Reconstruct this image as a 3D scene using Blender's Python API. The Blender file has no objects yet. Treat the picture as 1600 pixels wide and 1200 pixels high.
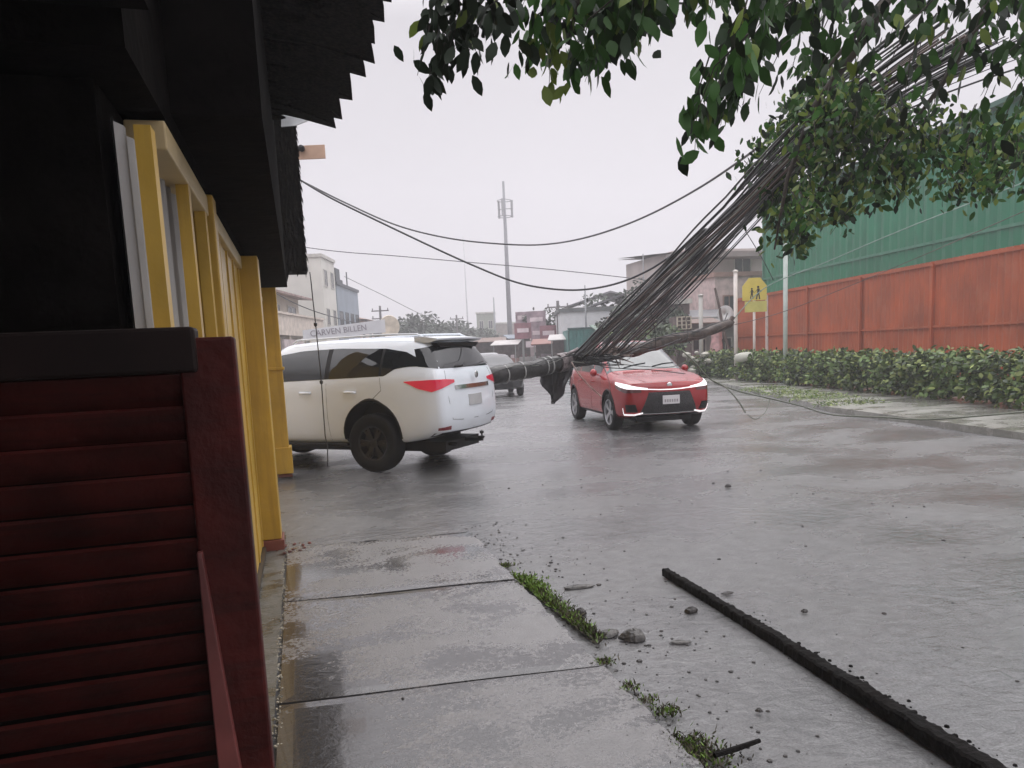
import bpy, bmesh, math, random
import numpy as np
from math import radians, sin, cos, pi, tan, atan2, sqrt
from mathutils import Vector, Matrix
from mathutils.bvhtree import BVHTree
random.seed(7); rng = np.random.default_rng(7)
scene = bpy.context.scene
COL = scene.collection

# ------------------------------------------------------------------ camera
F, EYE, PITCH, ROLL, YAW, CY = 1180.0, 1.65, radians(7.5), radians(2.6), radians(15.4), 700.35
fw = Vector((sin(YAW)*cos(PITCH), cos(YAW)*cos(PITCH), -sin(PITCH)))
rt = Vector((cos(YAW), -sin(YAW), 0)); up = rt.cross(fw)
R2 = rt*cos(ROLL) - up*sin(ROLL); U2 = up*cos(ROLL) + rt*sin(ROLL)
cd = bpy.data.cameras.new('camera'); cam = bpy.data.objects.new('camera', cd); COL.objects.link(cam)
cd.sensor_width = 36; cd.lens = F/1600*36; cd.shift_y = (CY-600)/1600; cd.clip_end = 3000; cd.clip_start = .05
cam.matrix_world = Matrix((( R2.x, U2.x, -fw.x, 0), (R2.y, U2.y, -fw.y, 0), (R2.z, U2.z, -fw.z, EYE), (0,0,0,1)))
scene.camera = cam
def at(x, y, d):      # a place in the world, d metres out along the view
    r = fw + R2*(x-800)/F - U2*(y-CY)/F
    return Vector((0,0,EYE)) + r*d
def gr(x, y, z=0.0):
    r = fw + R2*(x-800)/F - U2*(y-CY)/F
    return Vector((0,0,EYE)) + r*((z-EYE)/r.z)

# ------------------------------------------------------------------ world, sun, exposure
w = bpy.data.worlds.new('World'); scene.world = w; w.use_nodes = True
nt = w.node_tree; nt.nodes.clear(); N = nt.nodes.new; L = nt.links.new
sky = N('ShaderNodeTexSky'); sky.sky_type = 'NISHITA'; sky.sun_disc = False
SUN_EL, SUN_AZ = radians(62), radians(40)
sky.sun_elevation = SUN_EL; sky.sun_rotation = SUN_AZ; sky.dust_density = 4
hs = N('ShaderNodeHueSaturation'); hs.inputs['Saturation'].default_value = .05; L(sky.outputs[0], hs.inputs['Color'])
tc = N('ShaderNodeTexCoord'); sx = N('ShaderNodeSeparateXYZ'); L(tc.outputs['Generated'], sx.inputs[0])
ramp = N('ShaderNodeValToRGB'); L(sx.outputs['Z'], ramp.inputs[0])
e = ramp.color_ramp.elements; e[0].position = 0.0; e[0].color = (4.4, 4.2, 4.5, 1); e[1].position = 1.0; e[1].color = (14.5, 14.2, 14.8, 1)
e2_ = ramp.color_ramp.elements.new(.62); e2_.color = (14.5, 14.2, 14.8, 1)
m1 = e = ramp.color_ramp.elements.new(.38); e.color = (3.5, 3.34, 3.58, 1)
nz = N('ShaderNodeTexNoise'); nz.inputs['Scale'].default_value = 2.2; nz.inputs['Detail'].default_value = 4; L(tc.outputs['Generated'], nz.inputs['Vector'])
mr = N('ShaderNodeMapRange'); mr.inputs['To Min'].default_value = .93; mr.inputs['To Max'].default_value = 1.07; L(nz.outputs['Fac'], mr.inputs[0])
ml = N('ShaderNodeMix'); ml.data_type = 'RGBA'; ml.blend_type = 'MULTIPLY'; ml.inputs[0].default_value = 1
L(ramp.outputs[0], ml.inputs[6]); L(mr.outputs[0], ml.inputs[7])
mx = N('ShaderNodeMix'); mx.data_type = 'RGBA'; mx.inputs[0].default_value = .9; L(hs.outputs[0], mx.inputs[6]); L(ml.outputs[2], mx.inputs[7])
bg = N('ShaderNodeBackground'); bg.inputs['Strength'].default_value = .1; L(mx.outputs[2], bg.inputs[0])
wo = N('ShaderNodeOutputWorld'); L(bg.outputs[0], wo.inputs[0])
sd = bpy.data.lights.new('sun', 'SUN'); sd.energy = .5; sd.angle = radians(40); sd.color = (1, .98, .95)
so = bpy.data.objects.new('sun', sd); COL.objects.link(so); so.rotation_euler = (radians(28), 0, -SUN_AZ+pi)
vs = scene.view_settings; vs.view_transform = 'Standard'; vs.look = 'None'; vs.gamma = 1; vs.use_curve_mapping = False; vs.exposure = 0.8
cy = scene.cycles; cy.max_bounces = 7; cy.diffuse_bounces = 3; cy.glossy_bounces = 3; cy.transmission_bounces = 4; cy.volume_bounces = 1; cy.volume_max_steps = 64
cy.use_denoising = True

# ------------------------------------------------------------------ materials
MATS = {}
def mat(name, c, rough=.6, metal=0, var=.12, vs_=3.0, bump=0, bscale=20, coat=0, spec=None, emit=None, estr=1, trans=0, wet=0):
    if name in MATS: return MATS[name]
    m = bpy.data.materials.new(name); m.use_nodes = True; t = m.node_tree; b = t.nodes['Principled BSDF']
    b.inputs['Roughness'].default_value = rough; b.inputs['Metallic'].default_value = metal
    if coat: b.inputs['Coat Weight'].default_value = coat; b.inputs['Coat Roughness'].default_value = .06
    if spec is not None: b.inputs['Specular IOR Level'].default_value = spec
    if trans: b.inputs['Transmission Weight'].default_value = trans
    if emit: b.inputs['Emission Color'].default_value = (*emit, 1); b.inputs['Emission Strength'].default_value = estr
    tcn = t.nodes.new('ShaderNodeTexCoord'); n = t.nodes.new('ShaderNodeTexNoise')
    n.inputs['Scale'].default_value = vs_; n.inputs['Detail'].default_value = 6; t.links.new(tcn.outputs['Object'], n.inputs['Vector'])
    r = t.nodes.new('ShaderNodeValToRGB'); t.links.new(n.outputs['Fac'], r.inputs[0])
    lo = tuple(max(0, x*(1-var*1.6)) for x in c); hi = tuple(min(1, x*(1+var*1.2)) for x in c)
    r.color_ramp.elements[0].position = .3; r.color_ramp.elements[0].color = (*lo, 1)
    r.color_ramp.elements[1].position = .7; r.color_ramp.elements[1].color = (*hi, 1)
    t.links.new(r.outputs[0], b.inputs['Base Color'])
    if wet:
        rr = t.nodes.new('ShaderNodeMapRange'); rr.inputs['From Min'].default_value = .35; rr.inputs['From Max'].default_value = .65
        rr.inputs['To Min'].default_value = max(.03, rough-wet); rr.inputs['To Max'].default_value = rough+wet
        t.links.new(n.outputs['Fac'], rr.inputs[0]); t.links.new(rr.outputs[0], b.inputs['Roughness'])
    if bump:
        n2 = t.nodes.new('ShaderNodeTexNoise'); n2.inputs['Scale'].default_value = bscale; n2.inputs['Detail'].default_value = 5
        t.links.new(tcn.outputs['Object'], n2.inputs['Vector'])
        bp = t.nodes.new('ShaderNodeBump'); bp.inputs['Strength'].default_value = bump; bp.inputs['Distance'].default_value = .02
        t.links.new(n2.outputs['Fac'], bp.inputs['Height']); t.links.new(bp.outputs[0], b.inputs['Normal'])
    MATS[name] = m; return m
def weather(m, c, amt=.5, scale=(5,5,.5), thr=(.52,.72), base=None):
    '''Runs, grime or grain drawn out along one axis of the thing itself.'''
    t = m.node_tree; b = t.nodes['Principled BSDF']; old = b.inputs['Base Color'].links[0].from_socket
    tcn = t.nodes.new('ShaderNodeTexCoord'); mp = t.nodes.new('ShaderNodeMapping'); mp.inputs['Scale'].default_value = scale; t.links.new(tcn.outputs['Object'], mp.inputs[0])
    n = t.nodes.new('ShaderNodeTexNoise'); n.inputs['Scale'].default_value = 1; n.inputs['Detail'].default_value = 8; n.inputs['Roughness'].default_value = .65; t.links.new(mp.outputs[0], n.inputs['Vector'])
    r = t.nodes.new('ShaderNodeMapRange'); r.inputs['From Min'].default_value = thr[0]; r.inputs['From Max'].default_value = thr[1]; r.inputs['To Max'].default_value = amt; t.links.new(n.outputs['Fac'], r.inputs[0])
    x = t.nodes.new('ShaderNodeMix'); x.data_type = 'RGBA'; x.inputs[7].default_value = (*c, 1); t.links.new(r.outputs[0], x.inputs[0]); t.links.new(old, x.inputs[6]); t.links.new(x.outputs[2], b.inputs['Base Color'])
    return m

def wet_ground(name, dry, dark, puddle_scale, rough_lo, rough_hi, bump, bsc, grit=.35, thr=(.42,.6), rip=.35, pud=.6, corner=False, coat=.3, crlo=.06, pf=.62):
    """Wet paving: worn patches of aggregate, film of water that levels the surface where it stands, wind ripples."""
    m = bpy.data.materials.new(name); m.use_nodes = True; t = m.node_tree; b = t.nodes['Principled BSDF']; Nn = t.nodes.new; K = t.links.new
    tcn = Nn('ShaderNodeTexCoord'); mp = Nn('ShaderNodeMapping'); mp.inputs['Rotation'].default_value = (0,0,radians(-15)); mp.inputs['Scale'].default_value = (1, 1.5, 1)
    K(tcn.outputs['Object'], mp.inputs[0])
    def noise(scale, det=6, rough=.5, src=None, dist=0):
        n = Nn('ShaderNodeTexNoise'); n.inputs['Scale'].default_value = scale; n.inputs['Detail'].default_value = det; n.inputs['Roughness'].default_value = rough
        n.inputs['Distortion'].default_value = dist
        K((src or tcn).outputs[0 if src else 'Object'], n.inputs['Vector']); return n
    pn = noise(puddle_scale, 7, .6, mp, .3)
    pr = Nn('ShaderNodeMapRange'); pr.inputs['From Min'].default_value = thr[0]; pr.inputs['From Max'].default_value = thr[1]; K(pn.outputs['Fac'], pr.inputs[0])
    gn = noise(90, 3, .7); fn = noise(9, 8, .7)
    if corner:      # rainwater in the inner slab corner; the screen's dark reflection painted into its colour
        sp = Nn('ShaderNodeSeparateXYZ'); K(tcn.outputs['Object'], sp.inputs[0])
        def rng_(sock, a, c, to):
            q = Nn('ShaderNodeMapRange'); q.inputs['From Min'].default_value = a; q.inputs['From Max'].default_value = c; q.inputs['To Max'].default_value = to; K(sock, q.inputs[0]); return q.outputs[0]
        mu = Nn('ShaderNodeMath'); mu.operation = 'MULTIPLY'; K(rng_(sp.outputs['X'], .42, -.05, 1), mu.inputs[0]); K(rng_(sp.outputs['Y'], 4.2, 3.3, .26), mu.inputs[1])
        a1 = Nn('ShaderNodeMath'); K(mu.outputs[0], a1.inputs[0]); K(pn.outputs['Fac'], a1.inputs[1])
        a2 = Nn('ShaderNodeMath'); K(a1.outputs[0], a2.inputs[0]); K(rng_(sp.outputs['X'], .2, -.15, .07), a2.inputs[1])
        g3 = noise(38, 2, .6); a3 = Nn('ShaderNodeMath'); K(a2.outputs[0], a3.inputs[0]); K(rng_(g3.outputs['Fac'], .35, .65, .16), a3.inputs[1])
        a4 = Nn('ShaderNodeMath'); a4.operation = 'SUBTRACT'; a4.inputs[1].default_value = .08; K(a3.outputs[0], a4.inputs[0]); K(a4.outputs[0], pr.inputs[0])
    cr = Nn('ShaderNodeValToRGB'); K(fn.outputs['Fac'], cr.inputs[0])
    cr.color_ramp.elements[0].position = .3; cr.color_ramp.elements[0].color = (*dark, 1); cr.color_ramp.elements[1].position = .68; cr.color_ramp.elements[1].color = (*dry, 1)
    gm = Nn('ShaderNodeMapRange'); gm.inputs['From Min'].default_value = .3; gm.inputs['From Max'].default_value = .7
    gm.inputs['To Min'].default_value = 1-grit; gm.inputs['To Max'].default_value = 1+grit*.6; K(gn.outputs['Fac'], gm.inputs[0])
    mm = Nn('ShaderNodeMix'); mm.data_type = 'RGBA'; mm.blend_type = 'MULTIPLY'; mm.inputs[0].default_value = 1
    K(cr.outputs[0], mm.inputs[6]); K(gm.outputs[0], mm.inputs[7])
    dk = Nn('ShaderNodeMix'); dk.data_type = 'RGBA'; dk.inputs[7].default_value = (*[x*pf for x in dark], 1)
    pm = Nn('ShaderNodeMath'); pm.operation = 'MULTIPLY'; pm.inputs[1].default_value = pud; K(pr.outputs[0], pm.inputs[0])
    K(pm.outputs[0], dk.inputs[0]); K(mm.outputs[2], dk.inputs[6]); K(dk.outputs[2], b.inputs['Base Color'])
    rg = Nn('ShaderNodeMapRange'); rg.inputs['To Min'].default_value = rough_hi; rg.inputs['To Max'].default_value = rough_lo; K(pr.outputs[0], rg.inputs[0]); K(rg.outputs[0], b.inputs['Roughness'])
    # relief: grit where bare, ripples where water stands
    b1 = Nn('ShaderNodeBump'); b1.inputs['Distance'].default_value = .01; K(gn.outputs['Fac'], b1.inputs['Height'])
    iv = Nn('ShaderNodeMapRange'); iv.inputs['To Min'].default_value = bump; iv.inputs['To Max'].default_value = bump*.12; K(pr.outputs[0], iv.inputs[0]); K(iv.outputs[0], b1.inputs['Strength'])
    rn = noise(bsc, 3, .55, mp, .6); b2 = Nn('ShaderNodeBump'); b2.inputs['Strength'].default_value = rip; b2.inputs['Distance'].default_value = .03
    K(rn.outputs['Fac'], b2.inputs['Height']); K(b1.outputs[0], b2.inputs['Normal']); K(b2.outputs[0], b.inputs['Normal'])
    b.inputs['Specular IOR Level'].default_value = .5
    b.inputs['Coat Weight'].default_value = coat; b.inputs['Coat IOR'].default_value = 1.33
    cr2 = Nn('ShaderNodeMapRange'); cr2.inputs['To Min'].default_value = .32; cr2.inputs['To Max'].default_value = crlo; K(pr.outputs[0], cr2.inputs[0]); K(cr2.outputs[0], b.inputs['Coat Roughness'])
    MATS[name] = m; return m

# ------------------------------------------------------------------ mesh helpers
class MB:
    def __init__(s): s.v = []; s.f = []; s.mi = []
    def add(s, vs, fs, mi=0):
        o = len(s.v); s.v += [tuple(v) for v in vs]; s.f += [tuple(i+o for i in f) for f in fs]; s.mi += [mi]*len(fs); return s
    def box(s, x0, x1, y0, y1, z0, z1, mi=0, M=None):
        vs = [Vector(p) for p in ((x0,y0,z0),(x1,y0,z0),(x1,y1,z0),(x0,y1,z0),(x0,y0,z1),(x1,y0,z1),(x1,y1,z1),(x0,y1,z1))]
        if M: vs = [M @ v for v in vs]
        return s.add(vs, [(0,3,2,1),(4,5,6,7),(0,1,5,4),(1,2,6,5),(2,3,7,6),(3,0,4,7)], mi)
    def prism(s, poly, thick, M=None, mi=0):     # polygon in local xz, thickness along y
        n = len(poly); vs = [Vector((p[0], 0, p[1])) for p in poly] + [Vector((p[0], thick, p[1])) for p in poly]
        if M: vs = [M @ v for v in vs]
        return s.add(vs, [tuple(range(n)), tuple(range(2*n-1, n-1, -1))] + [(i, i+n, (i+1) % n+n, (i+1) % n) for i in range(n)], mi)
    def tube(s, pts, r, n=6, mi=0, cap=True):
        pts = [Vector(p) for p in pts]; rs = r if hasattr(r, '__len__') else [r]*len(pts)
        ref = Vector((0,0,1)); vs = []; prev = None
        for i, p in enumerate(pts):
            d = (pts[min(i+1, len(pts)-1)] - pts[max(i-1, 0)]); d = d.normalized() if d.length > 1e-9 else Vector((0,0,1))
            if prev is None: a = d.cross(ref if abs(d.z) < .95 else Vector((1,0,0))).normalized()
            else: a = (prev - d*prev.dot(d)).normalized()
            prev = a; b = d.cross(a)
            vs += [p + a*rs[i]*cos(2*pi*k/n) + b*rs[i]*sin(2*pi*k/n) for k in range(n)]
        fs = [(i*n+k, i*n+(k+1) % n, (i+1)*n+(k+1) % n, (i+1)*n+k) for i in range(len(pts)-1) for k in range(n)]
        if cap: fs += [tuple(range(n-1, -1, -1)), tuple(range((len(pts)-1)*n, len(pts)*n))]
        return s.add(vs, fs, mi)
    def lathe(s, prof, n=32, axis='y', c=(0,0,0), mi=0, closed=False):    # prof = (radius, along-axis)
        vs = []
        for r, a in prof:
            for k in range(n):
                t = 2*pi*k/n; p = {'y': (r*cos(t), a, r*sin(t)), 'z': (r*cos(t), r*sin(t), a), 'x': (a, r*cos(t), r*sin(t))}[axis]
                vs.append((p[0]+c[0], p[1]+c[1], p[2]+c[2]))
        m = len(prof); fs = []
        for i in range(m if closed else m-1):
            j = (i+1) % m
            fs += [(i*n+k, i*n+(k+1) % n, j*n+(k+1) % n, j*n+k) for k in range(n)]
        if not closed:
            fs += [tuple(range(n)), tuple(range((m-1)*n, m*n))]
        return s.add(vs, fs, mi)
    def grid(s, rows, mi=0):
        n = len(rows[0]); vs = [p for r in rows for p in r]
        return s.add(vs, [(i*n+j, i*n+j+1, (i+1)*n+j+1, (i+1)*n+j) for i in range(len(rows)-1) for j in range(n-1)], mi)
    def build(s, name, mats, parent=None, smooth=False, bevel=0, fix=True, loc=None, rotz=0):
        me = bpy.data.meshes.new(name); me.from_pydata(s.v, [], s.f)
        for m in (mats if isinstance(mats, (list, tuple)) else [mats]): me.materials.append(m)
        me.polygons.foreach_set('material_index', s.mi)
        if fix:
            b = bmesh.new(); b.from_mesh(me); bmesh.ops.recalc_face_normals(b, faces=b.faces); b.to_mesh(me); b.free()
        if smooth: me.polygons.foreach_set('use_smooth', [True]*len(me.polygons))
        me.update()
        o = bpy.data.objects.new(name, me); COL.objects.link(o)
        if bevel:
            bm = o.modifiers.new('bevel', 'BEVEL'); bm.width = bevel; bm.segments = 2; bm.limit_method = 'ANGLE'
        if loc is not None: o.location = loc
        o.rotation_euler.z = rotz
        if parent is not None: o.parent = parent
        return o
def tag(o, label=None, cat=None, group=None, kind=None):
    if label: o['label'] = label
    if cat: o['category'] = cat
    if group: o['group'] = group
    if kind: o['kind'] = kind
    return o
def thing(name, label, cat, loc=(0,0,0), rz=0, group=None):
    o = bpy.data.objects.new(name, None); COL.objects.link(o); o.location = loc; o.rotation_euler.z = rz; o.empty_display_size = .2
    return tag(o, label, cat, group)
def struct(o): o['kind'] = 'structure'; return o
def copy_tree(o, parent=None):
    c = o.copy(); COL.objects.link(c); c.parent = parent
    for ch in list(o.children): copy_tree(ch, c)
    return c
def text(body, size, m, parent, M, ext=.004):
    cu = bpy.data.curves.new('lettering', 'FONT'); cu.body = body; cu.size = size; cu.extrude = ext; cu.align_x = 'CENTER'; cu.align_y = 'CENTER'
    cu.materials.append(m); tmp = bpy.data.objects.new('tmp', cu); COL.objects.link(tmp); me = bpy.data.meshes.new_from_object(tmp.evaluated_get(bpy.context.evaluated_depsgraph_get())); bpy.data.objects.remove(tmp); o = bpy.data.objects.new('lettering', me); COL.objects.link(o); o.parent = parent; o.matrix_local = M; return o

# shared materials
white = mat('white_car_paint', (.78,.82,.87), .3, var=.02, coat=.6)
red = mat('red_car_paint', (.30,.007,.010), .25, metal=.05, var=.05, coat=.45)
darkp = mat('dark_car_paint', (.012,.013,.015), .3, var=.1, coat=.8)
silverp = mat('silver_car_paint', (.36,.37,.38), .3, metal=.3, var=.05, coat=.6)
glass = mat('tinted_glass', (.012,.014,.016), .04, var=.1, spec=.7)
wsglass = mat('clear_glass', (.07,.08,.085), .06, var=.2, spec=.6)
blk = mat('black_plastic', (.010,.010,.011), .45, var=.2, spec=.25)
rubber = mat('tyre_rubber', (.008,.008,.008), .65, var=.2, bump=.2, bscale=60, spec=.2)
rimdark = mat('gunmetal_rim', (.035,.035,.04), .35, metal=.6, var=.1)
rimlight = mat('alloy_rim', (.45,.45,.47), .3, metal=.8, var=.1)
tail = mat('tail_lamp_glass', (.42,.012,.03), .15, coat=1, emit=(1,.02,.10), estr=.14)
drl = mat('lit_headlamp', (.9,.9,.92), .2, emit=(1,.93,.95), estr=.5)
plate = mat('number_plate_white', (.7,.68,.69), .5, var=.05)
chrome = mat('chrome', (.6,.6,.6), .15, metal=1, var=.03)

# ------------------------------------------------------------------ ground
asphalt = wet_ground('wet_asphalt', (.205,.203,.206), (.128,.127,.129), .55, .17, .33, .5, 9.0, thr=(.40,.62), rip=.34, pud=.32, coat=.32, crlo=.2)
slabm = wet_ground('wet_concrete_slab', (.225,.216,.218), (.155,.149,.15), 1.5, .03, .34, .6, 14, grit=.34, thr=(.49,.57), rip=.08, pud=.85, corner=True, coat=.9, pf=.22)
gutterm = wet_ground('stained_concrete', (.17,.165,.15), (.085,.085,.072), 2.5, .15, .5, .5, 14)
farpave = wet_ground('pale_wet_pavement', (.34,.33,.31), (.22,.22,.19), .8, .15, .4, .3, 8)
# road: one sheet to the horizon, finely divided near the camera so that its relief is real
b = MB(); xs = list(np.linspace(-900, -8, 12)) + list(np.linspace(-6, 16, 90)) + list(np.linspace(20, 900, 14)); ys = list(np.linspace(-60, 0, 5)) + list(np.linspace(1, 26, 110)) + list(np.linspace(30, 1500, 20))
def road_z(x, y):
    if not (-6 < x < 16 and 0 < y < 26): return -.02
    return -.02 + .010*sin(x*1.3+y*.7)*cos(y*.9-x*.4) + .005*sin(3.1*x+1.7*y)
b.grid([[(x, y, road_z(x, y)) for x in xs] for y in ys]); struct(b.build('road', asphalt, smooth=True))
# sidewalk slabs: real gaps between, slightly out of level
b = MB(); joints = [-1.5, .35, 1.95, 3.62, 5.2, 6.75]
for i, (y0, y1) in enumerate(zip(joints[:-1], joints[1:])):
    g_ = .011; sl = -.13                                            # joints run slightly askew
    t = rng.uniform(-.004, .004, 4)
    P = [(-.215, y0+g_), (1.385, y0+sl*1.2+g_), (1.385, y1+sl*1.2-g_), (-.215, y1-g_)]
    nx, ny = 24, 24; rows = []
    for j in range(ny+1):
        v = j/ny; row = []
        for k in range(nx+1):
            u = k/nx; x = P[0][0]*(1-u)*(1-v)+P[1][0]*u*(1-v)+P[2][0]*u*v+P[3][0]*(1-u)*v; y = P[0][1]*(1-u)*(1-v)+P[1][1]*u*(1-v)+P[2][1]*u*v+P[3][1]*(1-u)*v
            if k == nx: x += random.uniform(-.022, .008)
            z = .018 + t[0]*u + t[1]*v + .002*sin(5*x+3*y) - (.004 if k in (0, nx) or j in (0, ny) else 0)
            row.append((x, y, z))
        rows.append(row)
    b.grid(rows)
    rim = rows[0] + [r[-1] for r in rows[1:]] + rows[-1][-2::-1] + [r[0] for r in rows[-2:0:-1]]
    b.grid([[(p[0], p[1], p[2]) for p in rim + rim[:1]], [(p[0], p[1], -.05) for p in rim + rim[:1]]])
struct(b.build('sidewalk', slabm, smooth=False))
# grimy strip between the slabs and the wall, and the drive beyond the slabs
b = MB(); b.grid([[(x, y, .012+.006*sin(9*x+4*y)) for x in np.linspace(-.9, -.235, 8)] for y in np.linspace(-1.5, 7.4, 60)]); struct(b.build('gutter_strip', gutterm, smooth=True))
# far pavement beyond the road
A = [gr(1700, 700), gr(1287, 641), gr(1180, 613), gr(1095, 597), gr(1040, 585)]
Bk = [Vector((60,8,0)), Vector((60,20,0)), Vector((62,30,0)), Vector((62,45,0)), Vector((60,70,0))]
b = MB(); b.grid([[(*p.xy, .09) for p in A], [(*p.xy, .10) for p in Bk]]); b.grid([[(*p.xy, .09) for p in A], [(*p.xy, -.1) for p in A]])
struct(b.build('far_pavement', farpave))

# ------------------------------------------------------------------ cars
def interp(T, x, k): return float(np.interp(x, [t[0] for t in T], [t[k] for t in T]))
def car_shell(T, rear, front, arches, R, paint, name='body', seg=56, bowr=.07, bowf=.12):
    """Closed lofted shell with wheel openings cut; T = stations (x, floor, half width, shoulder, top, roof half width)."""
    x0, x1 = T[0][0], T[-1][0]; rings = []
    for i in range(seg+1):
        u = i/seg; u = .5-.5*cos(pi*u) if i in (0, seg) else u
        xs_ = x0+(x1-x0)*u; zb, w_, zs, zt, wr = (interp(T, xs_, k) for k in range(1, 6))
        dz = zt-zs
        ring = [(0, zb), (.5*w_, zb), (.86*w_, zb), (.955*w_, zb+.04), (.985*w_, zb+.14), (w_, zb+.42*(zs-zb)), (w_, zb+.72*(zs-zb)), (w_*.99, zs-.05), (w_*.965, zs+.0),
                (w_*.965*.62+wr*.38+.012, zs+dz*.36), (w_*.965*.25+wr*.75+.018, zs+dz*.70), (wr+.012, zs+dz*.86), (wr-.05, zs+dz*.955), (wr*.72, zs+dz*.99), (wr*.36, zt), (0, zt+.004)]
        out = []
        for y, z in ring:
            x = xs_
            if xs_-x0 < .6: x += (rear(z)-x0)*(1-(xs_-x0)/.6)
            if x1-xs_ < .6: x += (front(z)-x1)*(1-(x1-xs_)/.6)
            out.append((x, y, z))
        rings.append(out)
    b = MB(); n = len(rings[0])
    full = [r + [(x, -y, z) for x, y, z in r[-2:0:-1]] for r in rings]; m = len(full[0])
    vs = [p for r in full for p in r]
    fs = [(i*m+j, i*m+(j+1) % m, (i+1)*m+(j+1) % m, (i+1)*m+j) for i in range(seg) for j in range(m)]
    b.add(vs, fs)
    for ri, sgn, bow in ((0, -1, bowr), (seg, 1, bowf)):          # end faces, bowed
        r = rings[ri]; wmax = max(p[1] for p in r); K = 10
        rows = []
        for j in range(1, n-1):
            x, y, z = r[j]
            rows.append([(x + sgn*bow*(1-(y*c/wmax)**2)*(1-(abs(c))**3 if y > 1e-6 else 1) if abs(c) < 1 else x, y*c, z) for c in np.linspace(1, -1, K)])
        b.grid(rows)
        b.grid([[r[0]]*2, [rows[0][0], rows[0][-1]]]) if False else None
        b.add([r[0]] + rows[0], [(0, k+1, k+2) for k in range(K-1)]); b.add([r[-1]] + rows[-1], [(0, k+1, k+2) for k in range(K-1)])
    me = bpy.data.meshes.new(name); me.from_pydata(b.v, [], b.f); bm = bmesh.new(); bm.from_mesh(me)
    bmesh.ops.remove_doubles(bm, verts=bm.verts, dist=.0008); bmesh.ops.dissolve_degenerate(bm, dist=.0005, edges=bm.edges)
    bmesh.ops.recalc_face_normals(bm, faces=bm.faces); bm.to_mesh(me); bm.free()
    me.materials.append(paint); me.materials.append(blk)
    o = bpy.data.objects.new(name, me); COL.objects.link(o)
    ss = o.modifiers.new('s', 'SUBSURF'); ss.levels = ss.render_levels = 1
    c = MB()
    for ax in arches:
        for s in (1, -1): c.lathe([(R, s*.56), (R, s*1.2)], 40, 'y', (ax[0], 0, ax[1]), mi=0)
    cut = c.build('cutter', blk); bo = o.modifiers.new('b', 'BOOLEAN'); bo.operation = 'DIFFERENCE'; bo.object = cut; bo.solver = 'EXACT'
    try: bo.material_mode = 'TRANSFER'
    except Exception: pass
    dg = bpy.context.evaluated_depsgraph_get(); ev = o.evaluated_get(dg); nm = bpy.data.meshes.new_from_object(ev)
    o.modifiers.clear(); o.data = nm; bpy.data.objects.remove(cut)
    nm.polygons.foreach_set('use_smooth', [True]*len(nm.polygons))
    try: nm.set_sharp_from_angle(angle=radians(38))
    except Exception: pass
    bvh = BVHTree.FromPolygons([v.co.copy() for v in nm.vertices], [tuple(p.vertices) for p in nm.polygons])
    return o, bvh
def patch(bvh, A, B, d, name, m, parent, off=.004, n=18, k=8, thick=.012, smooth=True):
    """A panel between two edge lines, laid on the shell along direction d."""
    d = Vector(d).normalized()
    def res(P, n):
        P = [Vector(p) for p in P]; L_ = [0]
        for a, c in zip(P, P[1:]): L_.append(L_[-1]+(c-a).length)
        out = []
        for i in range(n+1):
            s = L_[-1]*i/n; j = max(0, min(len(P)-2, next((q for q in range(len(L_)-1) if L_[q+1] >= s-1e-9), len(P)-2)))
            f = (s-L_[j])/max(1e-9, L_[j+1]-L_[j]); out.append(P[j].lerp(P[j+1], f))
        return out
    a, c = res(A, n), res(B, n); rows = []
    for j in range(k+1):
        row = []
        for i in range(n+1):
            p = a[i].lerp(c[i], j/k); h = bvh.ray_cast(p - d*1.5, d, 4)
            row.append(h[0] - d*off if h[0] is not None else p)
        rows.append(row)
    b = MB(); b.grid(rows); inner = [[q + d*thick for q in r] for r in rows]
    rim = lambda R_: R_[0] + [r[-1] for r in R_[1:]] + R_[-1][-2::-1] + [r[0] for r in R_[-2::-1]]
    b.grid([rim(rows), rim(inner)])
    return b.build(name, m, parent, smooth=smooth, fix=True)
def sym(A): return [(p[0], -p[1], p[2]) for p in A]
def wheel(parent, x, y, R, wd, rim_r, side, rimm, spokes=6, steer=0):
    wh = bpy.data.objects.new('wheel', None); COL.objects.link(wh); wh.parent = parent; wh.location = (x, y, R); wh.rotation_euler.z = steer; wh.empty_display_size = .1
    h = wd/2; t = MB(); t.lathe([(rim_r, -h*.86), (R*.88, -h), (R*.97, -h*.86), (R, -h*.55), (R, h*.55), (R*.97, h*.86), (R*.88, h), (rim_r, h*.86), (rim_r*.96, h*.5), (rim_r*.96, -h*.5)], 48, closed=True)
    t.build('tyre', rubber, wh, smooth=True)
    r = MB(); s = side
    r.lathe([(rim_r, s*h*.80), (rim_r*1.02, s*h*.88), (rim_r*.93, s*h*.80), (rim_r*.90, -s*h*.1), (rim_r*.97, -s*h*.1)], 40, closed=True)
    r.lathe([(.005, -s*h*.02), (rim_r*.92, -s*h*.02), (rim_r*.92, -s*h*.08), (.005, -s*h*.08)], 24)
    for q in range(spokes):
        for da in (-.13, .13):
            a = 2*pi*q/spokes+da; u_ = Vector((cos(a), 0, sin(a))); v_ = Vector((-sin(a), 0, cos(a))); y_ = Vector((0, s, 0))
            P = [u_*.05 + v_*q_ + y_*yy for q_, yy in ((-.018, h*.62), (.018, h*.62), (.018, h*.3), (-.018, h*.3))] + [u_*rim_r*.93 + v_*q_ + y_*yy for q_, yy in ((-.022, h*.74), (.022, h*.74), (.022, h*.45), (-.022, h*.45))]
            r.add(P, [(0,1,2,3), (7,6,5,4), (0,4,5,1), (1,5,6,2), (2,6,7,3), (3,7,4,0)])
    r.lathe([(.062, s*h*.25), (.062, s*h*.66), (.04, s*h*.72), (.001, s*h*.72)], 16)
    r.build('rim', rimm, wh, smooth=False)
    return wh

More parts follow.
